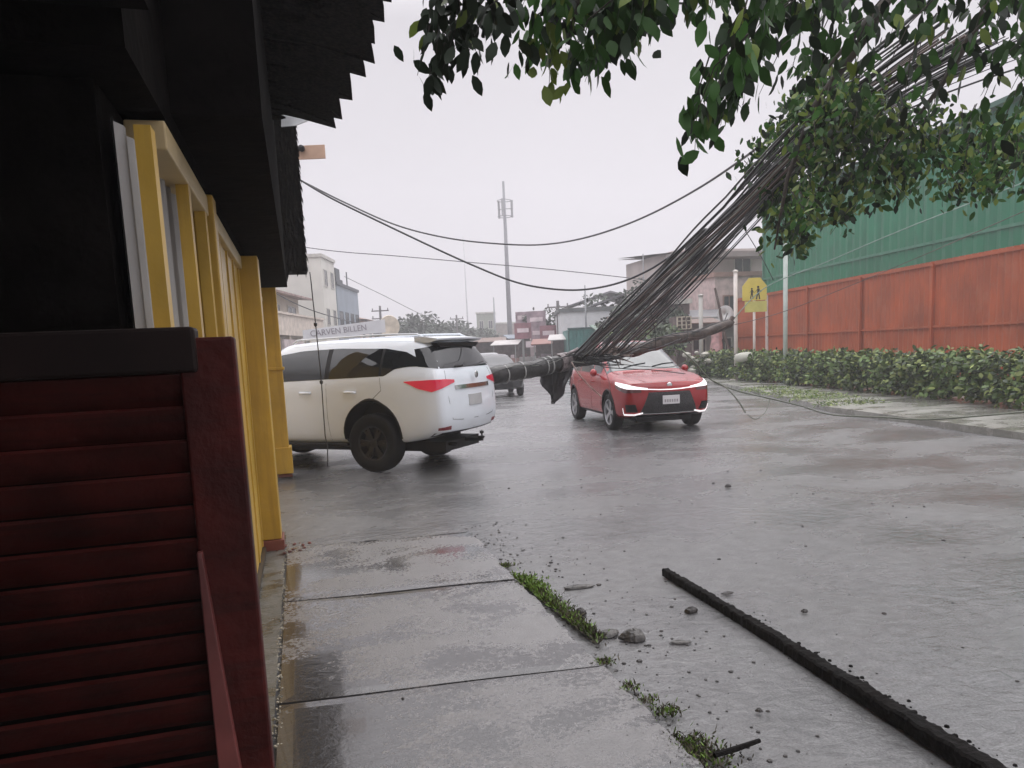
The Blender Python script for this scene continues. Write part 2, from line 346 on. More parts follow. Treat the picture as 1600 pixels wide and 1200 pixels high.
def build_suv():
    T = [(-1.12,.46,.83,1.13,1.73,.60),(-.92,.40,.90,1.16,1.775,.635),(-.5,.34,.925,1.17,1.81,.655),(0,.33,.93,1.15,1.825,.665),(1.0,.32,.925,1.09,1.835,.67),(1.7,.32,.92,1.06,1.80,.66),
         (2.3,.32,.92,1.05,1.48,.64),(2.75,.32,.92,1.04,1.17,.74),(3.2,.34,.91,1.00,1.12,.76),(3.5,.38,.88,.92,1.03,.76),(3.675,.45,.78,.85,.93,.68)]
    rear = lambda z: float(np.interp(z, [.4,.62,1.0,1.16,1.5,1.8], [-1.06,-1.14,-1.12,-1.08,-.94,-.82])); front = lambda z: float(np.interp(z, [.4,.7,1.0], [3.62,3.70,3.6]))
    RL = gr(593, 735); hd = radians(139); l = Vector((-sin(hd), cos(hd), 0)); org = RL - l*.80; org.z = -.015
    root = thing('suv', 'white sport utility vehicle with lit red tail lamps turning across the pavement', 'car', org, hd)
    WR = .42; body, bv = car_shell(T, rear, front, [(0, WR+.02), (2.745, WR+.02)], .475, white); body.parent = root
    for x, st in ((0, 0), (2.745, .35)):
        for s in (1, -1): wheel(root, x, s*.80, WR, .275, .245, s, rimdark, 6, st)
    lo = lambda x: float(np.interp(x, [-.95,-.62,-.42,-.25,2.4], [1.275,1.275,1.25,1.155,1.10])); hi = lambda x: float(np.interp(x, [-.95,-.55,-.2,.6,1.3,1.75,2.4], [1.30,1.56,1.64,1.68,1.67,1.60,1.14]))
    for s in (1, -1):
        for nm, a, c in (('rear_quarter_window', -.86, -.20), ('rear_window', -.16, .72), ('front_window', .80, 2.15)):
            xs_ = np.linspace(a, c, 14); A = [(x, s*.9, lo(x)) for x in xs_]; B = [(x, s*.9, hi(x)) for x in xs_]
            patch(bv, A, B, (0,-s,0), 'side_window', glass, root, off=.003)
        patch(bv, [(-.2, s*.9, lo(-.2)), (-.16, s*.9, lo(-.16))], [(-.2, s*.9, hi(-.2)), (-.16, s*.9, hi(-.16))], (0,-s,0), 'window_pillar', blk, root, off=.002, n=2)
        patch(bv, [(.72, s*.9, lo(.72)), (.80, s*.9, lo(.8))], [(.72, s*.9, hi(.72)), (.80, s*.9, hi(.8))], (0,-s,0), 'window_pillar', blk, root, off=.002, n=2)
        # panel gaps, handles, sill
        g = MB()
        for pts in ([(.76,1.08),(.76,.7),(.74,.38)], [(-.18,1.14),(-.2,1.0),(-.05,.93)], [(1.95,1.02),(1.98,.6),(1.95,.40)]):
            pp = []
            for q in range(13):
                f = q/12*(len(pts)-1); i = min(int(f), len(pts)-2); x = pts[i][0]+(pts[i+1][0]-pts[i][0])*(f-i); z = pts[i][1]+(pts[i+1][1]-pts[i][1])*(f-i)
                h = bv.ray_cast(Vector((x, s*2, z)), Vector((0,-s,0)))[0]
                if h is not None: pp.append(h + Vector((0, -s*.001, 0)))
            if len(pp) > 1: MB().tube(pp, .0035, 4).build('door_gap', blk, root)
        for x in (.93-.6+.0, 1.3-.05-.1):
            h = bv.ray_cast(Vector((x, s*2, .99)), Vector((0,-s,0)))[0]
            d = MB(); d.tube([h+Vector((-.10, 0, 0)), h+Vector((-.08, s*.03, 0)), h+Vector((.08, s*.03, .0)), h+Vector((.10, 0, 0))], .012, 6); d.build('door_handle', white, root, smooth=True)
        d = MB(); d.box(.46, 2.25, min(s*.80, s*.93), max(s*.80, s*.93), .30, .345); d.build('side_step', blk, root, bevel=.01)
        # wheel-arch lips
        a = MB(); pp = []
        for ax in (0, 2.745):
            pp = []
            for q in range(25):
                t = radians(-12+204*q/24); X, Z = ax+.485*cos(t), WR+.02+.485*sin(t); h = bv.ray_cast(Vector((X, s*2, Z)), Vector((0,-s,0)))[0]
                if h is not None and abs(h.y) > .6: pp.append(h)
            if len(pp) > 2: MB().tube(pp, .014, 6).build('wheel_arch_trim', blk, root, smooth=True)
        # tail lamp: slim wedge wrapping the corner
        A = [(-.60, s*.93, 1.07), (-.80, s*.92, 1.015), (-1.0, s*.88, .99), (-1.10, s*.70, 1.02), (-1.15, s*.50, 1.045)]
        B = [(-.60, s*.93, 1.08), (-.80, s*.92, 1.085), (-1.0, s*.88, 1.09), (-1.10, s*.70, 1.09), (-1.15, s*.50, 1.075)]
        patch(bv, [(a_[0], a_[1], a_[2]-.012*(1-abs(i-2)/2)) for i, a_ in enumerate(A)], B, (.75,-s*.66,0), 'tail_lamp', tail, root, off=.010, thick=.02)
        patch(bv, [(-1.08, s*.86, .505), (-1.13, s*.62, .50)], [(-1.08, s*.86, .54), (-1.13, s*.62, .555)], (.75,-s*.66,0), 'rear_reflector', mat('dull_reflector', (.22,.02,.03), .3), root, off=.006)
        patch(bv, [(3.4, s*.86, .82), (3.6, s*.6, .80)], [(3.4, s*.86, .93), (3.6, s*.6, .90)], (-.7,-s*.7,0), 'headlamp', wsglass, root, off=.006)
        r = MB(); r.tube([(1.55, s*.63, 1.79), (1.45, s*.63, 1.85), (0, s*.625, 1.865), (-.65, s*.61, 1.845), (-.75, s*.61, 1.79)], .016, 6); r.build('roof_rail', white, root, smooth=True)
        m_ = MB(); m_.lathe([(.02, -.05), (.10, -.04), (.12, .0), (.10, .06), (.03, .08)], 14, 'x', (2.05, s*1.06, 1.16)); m_.tube([(2.05, s*.88, 1.10), (2.05, s*1.0, 1.13)], .03, 6); m_.build('wing_mirror', white, root, smooth=True)
    # rear glass, spoiler, tailgate furniture
    zz = np.linspace(1.23, 1.66, 6)
    patch(bv, [(-1.0, y, 1.23) for y in (-.76, -.4, 0, .4, .76)], [(-1.0, y, 1.66) for y in (-.63, -.35, 0, .35, .63)], (1,0,0), 'rear_glass', glass, root, off=.004)
    for s in (1, -1):
        patch(bv, [(-.84, s*.9, 1.27), (-1.06, s*.755, 1.23)], [(-.80, s*.85, 1.60), (-.95, s*.625, 1.66)], (.72,-s*.69,0), 'corner_glass', glass, root, off=.004)
    sp = MB(); rows = []
    for j, y in enumerate(np.linspace(-.66, .66, 13)):
        c = 1-(y/.66)**2; xe = -1.00-.07*c+.03*0
        rows.append([(-.62, y*.98, 1.800+.012*c), (-.80, y, 1.795+.015*c), (xe, y, 1.762+.012*c), (xe+.012, y, 1.735+.008*c), (-.84, y*.98, 1.70+.02*c), (-.62, y*.96, 1.73)])
    sp.grid([list(r) + [r[0]] for r in rows]); sp.add(rows[0], [(0,1,2,3,4,5)]); sp.add(rows[-1], [(5,4,3,2,1,0)]); sp.build('roof_spoiler', white, root, smooth=False, bevel=.006)
    patch(bv, [(-1.1, -.5, .985), (-1.1, 0, .985), (-1.1, .5, .985)], [(-1.1, -.5, 1.02), (-1.1, 0, 1.02), (-1.1, .5, 1.02)], (1,0,0), 'tailgate_trim', chrome, root, off=.012)
    patch(bv, [(-1.1, -.19, .80), (-1.1, .19, .80)], [(-1.1, -.19, .93), (-1.1, .19, .93)], (1,0,0), 'number_plate', mat('plate_grey', (.42,.42,.42), .5), root, off=.012)
    patch(bv, [(-1.1, -.80, .42), (-1.1, 0, .40), (-1.1, .80, .42)], [(-1.1, -.82, .47), (-1.1, 0, .47), (-1.1, .82, .47)], (1,0,0), 'bumper_underside', blk, root, off=.008)
    g = MB()
    for s in (1, -1):
        pp = [bv.ray_cast(Vector((-2, s*y, z)), Vector((1,0,0)))[0] for y, z in ((.64,1.2),(.67,1.1),(.66,.9),(.60,.64),(.4,.62),(0,.615))]; pp = [p for p in pp if p is not None]; g.tube(pp, .004, 4)
    g.build('tailgate_gap', blk, root)
    w_ = MB(); w_.tube([(-1.06,.05,1.30), (-1.12,.2,1.255), (-1.12,.42,1.25)], .01, 5); w_.build('rear_wiper', blk, root)
    us = MB(); us.prism([(-.63,1.70),(.63,1.70),(.52,1.615),(-.52,1.615)], .10, Matrix.Translation((-.97,0,0)) @ Matrix.Rotation(radians(-90), 4, 'Z')); us.build('spoiler_underside', blk, root, bevel=.01)
    lg = MB(); lg.lathe([(.045,0),(.05,.008),(.03,.012),(.001,.012)], 18, 'x', (-1.235, 0, 1.12)); lg.build('badge', chrome, root, smooth=True)
    u = MB(); u.box(-.95, 3.3, -.5, .5, .26, .40); u.box(-.06,.06,-.75,.75,.36,.46); u.tube([(-.9, .4, .36), (-1.0, .4, .36), (-1.10, .42, .36)], .028, 8); u.build('underbody', blk, root)
    t = MB(); t.box(-1.28,-1.0,-.03,.03,.36,.41); t.box(-1.30,-1.22,-.03,.03,.40,.43); t.lathe([(.012,.43),(.012,.46),(.03,.475),(.03,.50),(.001,.515)], 12, 'z', (-1.27,0,0));  t.build('tow_bar', blk, root)
    def lift(z): return float(np.interp(z, [.0,.3,.5,.9,1.05,1.13,1.27,1.66,1.84,2.2], [.0,.37,.59,1.0,1.25,1.34,1.48,1.76,1.92,2.28]))
    for ch in root.children:
        if ch.type == 'MESH' and not ch.name.startswith(('tow_bar','underbody')):
            for v in ch.data.vertices: v.co.z = lift(v.co.z)
    return root
suv = build_suv()

def build_red():
    T = [(-.75,.42,.74,.96,1.30,.48),(-.5,.32,.86,1.0,1.43,.54),(0,.25,.91,1.0,1.515,.57),(.6,.22,.9125,.97,1.545,.64),(1.15,.22,.912,.95,1.53,.64),(1.45,.22,.912,.945,1.45,.65),
         (1.9,.22,.912,.94,1.24,.69),(2.3,.22,.914,.935,1.045,.72),(2.5,.22,.914,.93,1.01,.76),(2.8,.22,.912,.91,.985,.76),(3.1,.24,.895,.87,.945,.74),(3.3,.26,.85,.83,.905,.70),(3.42,.30,.76,.79,.865,.62)]
    rear = lambda z: float(np.interp(z, [.3,.6,1.0,1.3], [-.68,-.76,-.70,-.5])); front = lambda z: float(np.interp(z, [.25,.45,.6,.8,.9], [3.36,3.44,3.45,3.41,3.33]))
    FRp = gr(959, 670); hd = radians(264.5); l = Vector((-sin(hd), cos(hd), 0)); h_ = Vector((cos(hd), sin(hd), 0))
    org = FRp + l*.80 - h_*2.58; org.z = -.015
    root = thing('hatchback', 'small red hatchback with lit headlamps under the fallen pole', 'car', org, hd)
    WR = .335; body, bv = car_shell(T, rear, front, [(0, WR+.01), (2.58, WR+.01)], .385, red, bowf=.11); body.parent = root
    for x, st in ((0, 0), (2.58, .04)):
        for s in (1, -1): wheel(root, x, s*.80, WR, .225, .235, s, rimlight, 5, st)
    F_ = (-1,0,0)
    # windscreen
    ys = (-1,-.5,0,.5,1)
    patch(bv, [(2.28, y*.81, 1.03+.02*(1-y*y)) for y in ys], [(1.22, y*.645, 1.485+.025*(1-y*y)) for y in ys], (-.35,0,-.94), 'windscreen', wsglass, root, off=.004, n=20)
    lo = lambda x: float(np.interp(x, [-.5,0,2.1], [1.06,1.04,1.01])); hi = lambda x: float(np.interp(x, [-.45,0,.6,1.1,1.4,2.1], [1.12,1.38,1.44,1.43,1.36,1.04]))
    for s in (1, -1):
        for a, c in ((-.4,.45),(.52,1.38),(1.44,1.95)):
            xs_ = np.linspace(a, c, 10); patch(bv, [(x, s*.9, lo(x)) for x in xs_], [(x, s*.9, max(hi(x), lo(x)+.01)) for x in xs_], (0,-s,0), 'side_window', glass, root, off=.003)
        # headlamp: slim wedge wrapping the corner
        A = [(3.02, s*.90, .845), (3.2, s*.86, .80), (3.33, s*.74, .765), (3.42, s*.56, .755), (3.46, s*.40, .745)]
        B = [(3.0, s*.90, .885), (3.18, s*.86, .87), (3.30, s*.74, .845), (3.40, s*.56, .80), (3.46, s*.40, .775)]
        patch(bv, A, B, (-.8,-s*.6,0), 'headlamp', drl, root, off=.012, thick=.03)
        # dark eyebrow glass behind
        patch(bv, [(3.05, s*.9, .78), (3.3, s*.78, .70), (3.42, s*.5, .70)], [(3.03, s*.9, .84), (3.3, s*.78, .765), (3.42, s*.5, .745)], (-.8,-s*.6,0), 'lamp_housing', mat('smoked_lamp', (.10,.03,.03), .1, coat=1), root, off=.006)
        # lower L-shaped lamp and air intake
        patch(bv, [(3.36, s*.80, .37), (3.40, s*.58, .36)], [(3.36, s*.82, .50), (3.40, s*.62, .50)], (-.9,-s*.43,0), 'air_intake', blk, root, off=.007)
        patch(bv, [(3.36, s*.86, .305), (3.42, s*.66, .30), (3.44, s*.50, .335)], [(3.36, s*.86, .335), (3.42, s*.66, .33), (3.44, s*.50, .36)], (-.9,-s*.43,0), 'lower_lamp', drl, root, off=.018, thick=.03)
        patch(bv, [(3.34, s*.86, .33), (3.35, s*.85, .33)], [(3.34, s*.87, .44), (3.35, s*.865, .44)], (-.9,-s*.43,0), 'lower_lamp', drl, root, off=.018, thick=.03, n=2)
        patch(bv, [(.38, s*.9, .235), (2.2, s*.9, .235)], [(.38, s*.9, .29), (2.2, s*.9, .29)], (0,-s,0), 'sill_trim', blk, root, off=.006)
        g = MB()
        for pts in ([(.48,1.02),(.46,.6),(.55,.33)], [(1.42,1.0),(1.44,.6),(1.42,.33)], [(2.12,.96),(2.1,.6),(2.08,.4)]):
            pp = []
            for q in range(11):
                f = q/10*2; i = min(int(f), 1); x = pts[i][0]+(pts[i+1][0]-pts[i][0])*(f-i); z = pts[i][1]+(pts[i+1][1]-pts[i][1])*(f-i); h = bv.ray_cast(Vector((x, s*2, z)), Vector((0,-s,0)))[0]
                if h is not None: pp.append(h)
            if len(pp) > 1: MB().tube(pp, .003, 4).build('door_gap', blk, root)
        for x in (.62, 1.55):
            h = bv.ray_cast(Vector((x, s*2, .86)), Vector((0,-s,0)))[0]
            d = MB(); d.tube([h+Vector((-.09,0,0)), h+Vector((-.07,s*.025,0)), h+Vector((.07,s*.025,0)), h+Vector((.09,0,0))], .011, 6); d.build('door_handle', red, root, smooth=True)
        m_ = MB(); m_.lathe([(.02,-.05),(.075,-.045),(.09,0),(.08,.07),(.02,.10)], 14, 'x', (1.88, s*1.01, 1.05)); m_.tube([(1.9, s*.86, 1.0), (1.88, s*.97, 1.02)], .02, 6); m_.build('wing_mirror', red, root, smooth=True)
        a = MB()
        for ax in (0, 2.58):
            pp = []
            for q in range(23):
                t = radians(-8+196*q/22); h = bv.ray_cast(Vector((ax+.395*cos(t), s*2, WR+.01+.395*sin(t))), Vector((0,-s,0)))[0]
                if h is not None and abs(h.y) > .6: pp.append(h)
            if len(pp) > 2: MB().tube(pp, .016, 6).build('wheel_arch_trim', blk, root, smooth=True)
    # front face: light bar, grille, plate, lower lip
    patch(bv, [(3.5, y*.42, .748-.018*(1-y*y)) for y in ys], [(3.5, y*.42, .764-.018*(1-y*y)) for y in ys], F_, 'light_bar', drl, root, off=.014, thick=.03)
    patch(bv, [(3.5, y*.56, .335) for y in ys], [(3.5, y*.40, .70) for y in ys], F_, 'grille', mat('grille_mesh', (.03,.028,.03), .5, var=.5, vs_=45, bump=.8, bscale=60), root, off=.006)
    patch(bv, [(3.5, y*.60, .318) for y in ys], [(3.5, y*.58, .335) for y in ys], F_, 'lower_trim', chrome, root, off=.012)
    patch(bv, [(3.5, y*.64, .245) for y in ys], [(3.5, y*.64, .31) for y in ys], F_, 'front_lip', blk, root, off=.012)
    x_ = 3.575; p = MB(); p.box(x_, x_+.008, -.165, .165, .49, .64); pl = p.build('number_plate', plate, root, bevel=.003)
    q = MB()
    for i in range(6): q.box(x_+.008, x_+.010, -.13+i*.046, -.10+i*.046, .535, .585)
    q.build('plate_marks', mat('faded_print', (.35,.32,.33), .6), pl)
    e_ = MB(); e_.lathe([(.001,.0),(.055,.0),(.06,.008),(.04,.014),(.001,.014)], 20, 'x', (3.50, 0, .80)); e_.build('badge', chrome, root, smooth=True)
    hd_ = MB()
    for s in (1,-1):
        pp = [bv.ray_cast(Vector((x, s*y, 2)), Vector((0,0,-1)))[0] for x, y in ((2.25,.72),(2.6,.66),(2.9,.58),(3.2,.48),(3.34,.40))]; pp = [p_ for p_ in pp if p_]; hd_.tube(pp, .004, 4)
    hd_.build('bonnet_crease', mat('dark_red_gap', (.10,.01,.01), .4), root)
    wp = MB()
    for y in (-.45, .15): MB().tube([bv.ray_cast(Vector((x, y+dy, 2)), Vector((0,0,-1)))[0]+Vector((0,0,.012)) for x, dy in ((2.22,.0),(2.14,.25),(2.10,.5))], .008, 5).build('wiper', blk, root)
    u = MB(); u.box(-.55, 3.2, -.55, .55, .17, .30); u.build('underbody', blk, root)
    def lift(z): return float(np.interp(z, [.0,.9,1.02,1.5,2.2], [.0,.92,1.04,1.60,2.3]))
    for ch in root.children:
        if ch.type == 'MESH':
            for v in ch.data.vertices:
                v.co.z = lift(v.co.z)
                if ch.name.startswith('wing_mirror'): sg_ = 1 if v.co.y > 0 else -1; v.co.y = sg_*(.90+(abs(v.co.y)-.90)*.75); v.co.z = 1.03+(v.co.z-1.05)*.75
    return root
redcar = build_red(); redcar.scale = (1,1,1.05)

def far_car(name, label, loc, rz, paint, tall=1.55, group=None, lights=True, length=4.2, van=False):
    k = tall/1.55; T = [(-.8,.35*k,.74,.95*k,1.35*k,.5),(-.3,.26*k,.88,1.0*k,1.5*k,.58),(.8,.24*k,.9,.97*k,1.55*k,.6),(1.4,.24*k,.9,.95*k,1.48*k,.6),(2.2,.24*k,.9,.93*k,(1.15 if not van else 1.40)*k,.7),(2.9,.26*k,.88,.88*k,1.0*k,.72),(length-.8,.34*k,.76,.75*k,.85*k,.6)]
    root = thing(name, label, 'car', loc, rz, group)
    body, bv = car_shell(T, lambda z: -.8+.2*max(0, z-.9), lambda z: length-.8-.12*abs(z-.6), [(0,.34), (2.55,.34)], .39, paint, seg=26); body.parent = root
    for x in (0, 2.55):
        for s in (1,-1): wheel(root, x, s*.78, .33, .2, .2, s, rimlight, 5)
    ys = (-1,0,1)
    patch(bv, [(2.2, y*.74, 1.05*k if not van else 1.1*k) for y in ys], [(1.4, y*.58, 1.42*k) for y in ys], (-.5,0,-.85), 'windscreen', glass, root)
    for s in (1,-1):
        patch(bv, [(-.3,s,1.03*k),(1.8,s,1.0*k)], [(-.1,s,1.38*k),(1.35,s,1.38*k)], (0,-s,0), 'side_window', glass, root)
        patch(bv, [(3.2,s*.8,.62*k),(3.4,s*.5,.62*k)], [(3.2,s*.8,.76*k),(3.4,s*.5,.74*k)], (-1,0,0), 'headlamp', drl if lights else wsglass, root)
    patch(bv, [(-1,y*.62,1.05*k) for y in ys], [(-1,y*.55,1.3*k) for y in ys], (1,0,0), 'rear_glass', glass, root)
    patch(bv, [(3.6,y*.42,.36*k) for y in ys], [(3.6,y*.38,.6*k) for y in ys], (-1,0,0), 'grille', blk, root)
    return root
AX = YAW
def along(lat, d): return Vector((cos(AX)*lat + sin(AX)*d, -sin(AX)*lat + cos(AX)*d, -.02))
d0 = gr(795, 618); far_car('pickup', 'dark car behind the fallen pole, in the lane beyond the white vehicle', (d0.x, d0.y+2.6, -.02), radians(262), darkp, 1.5)
far_car('oncoming_car', 'silver car far down the street behind the splintered pole tip', along(-1.2, 46), radians(256), silverp, 1.5, 'cars queuing far down the street', length=4.3)
far_car('oncoming_car', 'tall grey van far down the street beyond the silver car', along(1.5, 72), radians(256), silverp, 1.95, 'cars queuing far down the street', van=True, length=4.4)
far_car('oncoming_car', 'grey car far off in front of the red shop signs', along(2.9, 60), radians(262), silverp, 1.55, 'cars queuing far down the street')

far_car('oncoming_car', 'dark small car far down the street left of the silver car', along(-3.6, 50), radians(258), darkp, 1.5, 'cars queuing far down the street')
far_car('oncoming_car', 'white van parked far off before the green container', along(5.2, 50), radians(240), white, 1.9, 'cars queuing far down the street', van=True)
far_car('oncoming_car', 'dark red car far off between the grey car and the white parked van', along(4.4, 68), radians(262), red, 1.5, 'cars queuing far down the street')
# ------------------------------------------------------------------ yellow shopfront on the left
yel = mat('yellow_paint', (.54,.335,.05), .42, var=.12, vs_=2.2, bump=.15, bscale=14, wet=.12)
yel2 = mat('yellow_sheet', (.56,.36,.065), .38, var=.10, vs_=1.6, wet=.1)
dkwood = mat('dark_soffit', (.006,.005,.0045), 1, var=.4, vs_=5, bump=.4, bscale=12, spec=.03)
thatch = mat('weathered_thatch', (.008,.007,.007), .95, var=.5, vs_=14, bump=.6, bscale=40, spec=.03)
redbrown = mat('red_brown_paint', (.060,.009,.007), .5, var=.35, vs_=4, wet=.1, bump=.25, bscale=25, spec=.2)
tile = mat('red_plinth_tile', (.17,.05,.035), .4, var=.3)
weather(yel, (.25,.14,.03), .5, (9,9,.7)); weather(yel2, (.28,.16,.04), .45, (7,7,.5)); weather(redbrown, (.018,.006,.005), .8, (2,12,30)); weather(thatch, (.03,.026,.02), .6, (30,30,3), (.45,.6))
shop = thing('shopfront', 'yellow painted shopfront with projecting piers along the wet footpath', 'building', (-.42, 0, 0))
WX = -.42
b = MB(); b.box(-3.0, 0, 4.35, 11.1, .06, 2.52); b.box(-3.0, 0, 2.6, 4.35, .06, 1.72); b.box(-3.0, 0, -3, 2.6, .06, 2.52) if False else None
# ribbed sheet face: shallow vertical laps
for y in np.arange(3.0, 11.0, .52):
    if not (6.7 < y < 7.1): b.box(0, .012, y, y+.05, .07, (2.5 if y > 4.4 else 1.7))
b.build('wall', yel2, shop)
b = MB(); b.box(-.1, .035, 3.0, 6.72, 2.40, 2.50); b.box(-.1, .05, 2.6, 4.35, 1.66, 1.75); b.box(-.05,.02,7.12,11.0,2.44,2.50); b.build('beam', mat('pale_yellow_trim', (.55,.42,.22), .45, var=.1), shop, bevel=.006)
for y0, y1, px_, z0 in ((6.74, 7.02, .16, .10), (11.0, 11.26, .20, .05), (4.30, 4.46, .06, .05)):
    zt_ = 2.51 if y0 < 10 else 2.74; b = MB(); b.box(-.1, px_, y0, y1, z0, zt_) ; pr = b.build('pier', yel, shop, bevel=.008)
    b = MB(); b.box(-.1, px_+.02, y0-.02, y1+.02, 0, z0-.003); b.build('plinth', tile, pr, bevel=.006)
b = MB(); b.box(-.05, .235, 10.97, 11.3, .05, .42); b.build('pier_foot', yel, shop, bevel=.006); b = MB(); b.box(-.05, .225, 10.98, 11.3, 1.50, 1.54); b.build('pier_band', yel, shop, bevel=.006)
b = MB(); b.box(-.02, .03, 7.1, 11.0, .0, .055); b.box(-.02, .03, 2.4, 6.7, .0, .055); b.build('base_board', mat('dark_base', (.05,.035,.02), .6), shop)
# window with pale curtain, above the half wall
wn = MB(); wn.box(-.02, .03, 3.55, 3.62, 1.76, 2.40); wn.box(-.02,.03,4.16,4.24,1.76,2.40); wn.box(-.02,.03,2.7,2.78,1.76,2.40); f_ = wn.build('window', yel, shop)
b = MB(); b.grid([[(-.06+.012*sin(y*42), y, z) for y in np.linspace(2.62, 4.3, 70)] for z in (1.76, 2.40)]); b.build('curtain', mat('pale_curtain', (.32,.31,.30), .8, var=.08), f_)
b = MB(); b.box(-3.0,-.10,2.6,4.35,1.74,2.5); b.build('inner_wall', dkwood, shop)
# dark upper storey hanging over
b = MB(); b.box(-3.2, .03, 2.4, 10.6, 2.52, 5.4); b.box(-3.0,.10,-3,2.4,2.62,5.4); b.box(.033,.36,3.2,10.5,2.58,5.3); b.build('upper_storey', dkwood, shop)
b = MB(); b.box(-3.0, -.9, -3, 2.6, 0, 2.62); b.box(-.9,.17,2.56,2.6,0,1.70); b.build('dark_doorway_backing', dkwood, shop)  # near-black walls for the unlit doorway; thin sheet added to darken louvre gaps
# slatted thatch screen beside the last pier
def blade(b, p, d, up_, L_, W_, bend=.2, th=.004):
    """A pointed palm blade: a folded leaf strip that tapers to its tip."""
    d = Vector(d).normalized(); s = d.cross(Vector(up_)).normalized(); n = s.cross(d); rows = []
    for t, w_ in ((0,.7),(.35,1),(.7,.7),(1,.04)):
        c = Vector(p) + d*L_*t - n*bend*L_*t*t; rows.append([c - s*W_*w_/2 - n*.1*W_*w_, c + n*.12*W_*w_, c + s*W_*w_/2 - n*.1*W_*w_])
    b.grid(rows); b.grid([[q - n*th for q in r] for r in rows])
scr = thing('thatch_screen', 'dark thatched screen hanging off the shopfront above the footpath end', 'screen', (WX, 10.9, 2.85))
b = MB()
b.box(-.1, .63, -.3, .10, -.06, 3.4)
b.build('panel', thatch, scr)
b = MB()
for z in np.arange(.02, 3.4, .035):
    for y in (-.3, -.1, .1): blade(b, (.61, y+random.uniform(-.06,.06), z), (random.uniform(.25,.6), random.uniform(-.3,.3), -1), (1,0,0), random.uniform(.08,.16), .035)
for k in range(260): blade(b, (random.uniform(-.1,.6), -.31, random.uniform(.05,3.4)), (random.uniform(-.2,.2), -.12, -1), (0,1,0), random.uniform(.15,.3), .05)
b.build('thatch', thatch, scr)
# near palm-leaf awning with pointed tips
aw = thing('palm_awning', 'black palm leaf awning with pointed tips against the sky', 'awning', (0,0,0))
outl = [(440,166),(457,171),(475,178),(495,184),(512,190),(525,201),(521,183),(517,172),(526,180),(535,187),(532,165),(529,147),(540,150),(551,157),(549,132),(546,109),(560,113),(572,121),(570,105),(567,94),(578,95),(586,100),(583,82),(580,67),(586,69),(585,45),(579,21),(590,27),(601,35),(600,12),(596,-8),(606,0),(612,4),(610,-25),(604,-48),(616,-40),(622,-36),(620,-75),(612,-98),(628,-88),(630,-130)]
E_ = [gr(x, y, 4.0) for x, y in outl]
b = MB(); Bk_ = [Vector((-2.4, p.y if p.y < 8 else p.y, 4.55)) for p in E_]
for dz in (0, .014):
    rows = [[(p.x, p.y, 4.0+dz) for p in E_]]
    for t in (.12, .3, .6, 1): rows.append([tuple(p.lerp(q, t) + Vector((0,0,dz + .03*sin(7*t+p.y*3)))) for p, q in zip(E_, Bk_)])
    b.grid(rows)
b.grid([[(p.x, p.y, 4.0) for p in E_], [(p.x, p.y, 4.014) for p in E_]])
b.box(-2.4, .3, -3, E_[-1].y+.3, 4.1, 4.2)
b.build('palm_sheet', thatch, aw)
b = MB(); rb = random.Random(8)
for k in range(60):
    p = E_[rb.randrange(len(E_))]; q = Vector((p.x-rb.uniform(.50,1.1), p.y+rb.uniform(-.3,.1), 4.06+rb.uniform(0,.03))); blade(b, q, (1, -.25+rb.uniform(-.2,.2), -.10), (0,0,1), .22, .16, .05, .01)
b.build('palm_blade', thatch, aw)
tin = MB(); ta, tb2, tc2, td = at(440,170,9.2), at(505,180,9.2), at(462,197,9.0), at(440,199,9.0)
tin.grid([[tuple(ta.lerp(tb2, k/8)) for k in range(9)], [tuple(ta.lerp(tb2, k/8).lerp(td.lerp(tc2, k/8), .5) + Vector((0,-.05*sin(pi*k/8),0))) for k in range(9)], [tuple(td.lerp(tc2, k/8)) for k in range(9)]])
o = tin.build('tin_sheet', mat('pale_tin', (.42,.43,.44), .5), None); sm = o.modifiers.new('t','SOLIDIFY'); sm.thickness = .01
tag(o, 'bent grey tin sheet poking out below the black palm awning', 'sheet')
# tan board and its lamp
tb = thing('wall_board', 'small tan board jutting out past the thatched screen against the sky', 'board', at(462, 239, 12.6))
c_ = at(462, 239, 12.6); e1 = at(508, 238, 12.6)
b = MB(); L_ = (e1-c_).length; b.box(-.6, L_, -.02, .02, -.11, .11); b.build('plank', mat('tan_wood', (.50,.33,.24), .6), tb, bevel=.005)
b = MB(); b.lathe([(.001,-.06),(.05,-.05),(.055,.0),(.04,.05),(.001,.06)], 14, 'y', (.12, -.06, .05)); b.build('lamp', blk, tb, smooth=True)
tb.rotation_euler.z = atan2((e1-c_).y, (e1-c_).x)
# red-brown gate leaf nearest the camera
gl = thing('gate_leaf', 'red brown slatted wooden gate leaf standing open beside the footpath', 'gate', (0,0,0))
gy = 2.30
def gx(x, y): p = at(x, y, 2.25); return p
s0 = gr(425, 1190, .52); top = 1.74
b = MB(); gxr = -.168
b.box(gxr-.15, gxr, gy-.03, gy+.04, -.0, top-.02); b.build('stile', redbrown, gl, bevel=.008)
b = MB(); b.prism([(gxr-.150,0),(gxr-.055,0),(gxr-.100,.62),(gxr-.135,1.12),(gxr-.150,1.12)], .03, Matrix.Translation((0,gy-.062,0))); b.build('highlight_strip', mat('highlight_red', (.20,.055,.05), .35, var=.3), gl, bevel=.004)  # lighter red wedge painted on for the highlight along the stile
b = MB(); b.box(-1.75, gxr-.10, gy-.05, gy+.05, top-.115, top+.01); b.build('top_rail', mat('dark_rail', (.012,.006,.005), .6, var=.3, spec=.2), gl, bevel=.01)
b = MB()
for z in np.arange(.03, top-.12, .095): b.box(-1.72, gxr-.15, -.008, .008, -.05, .05, M=Matrix.Translation((0, gy+.01, z+.03)) @ Matrix.Rotation(radians(28), 4, 'X'))
b.build('louvre', redbrown, gl)
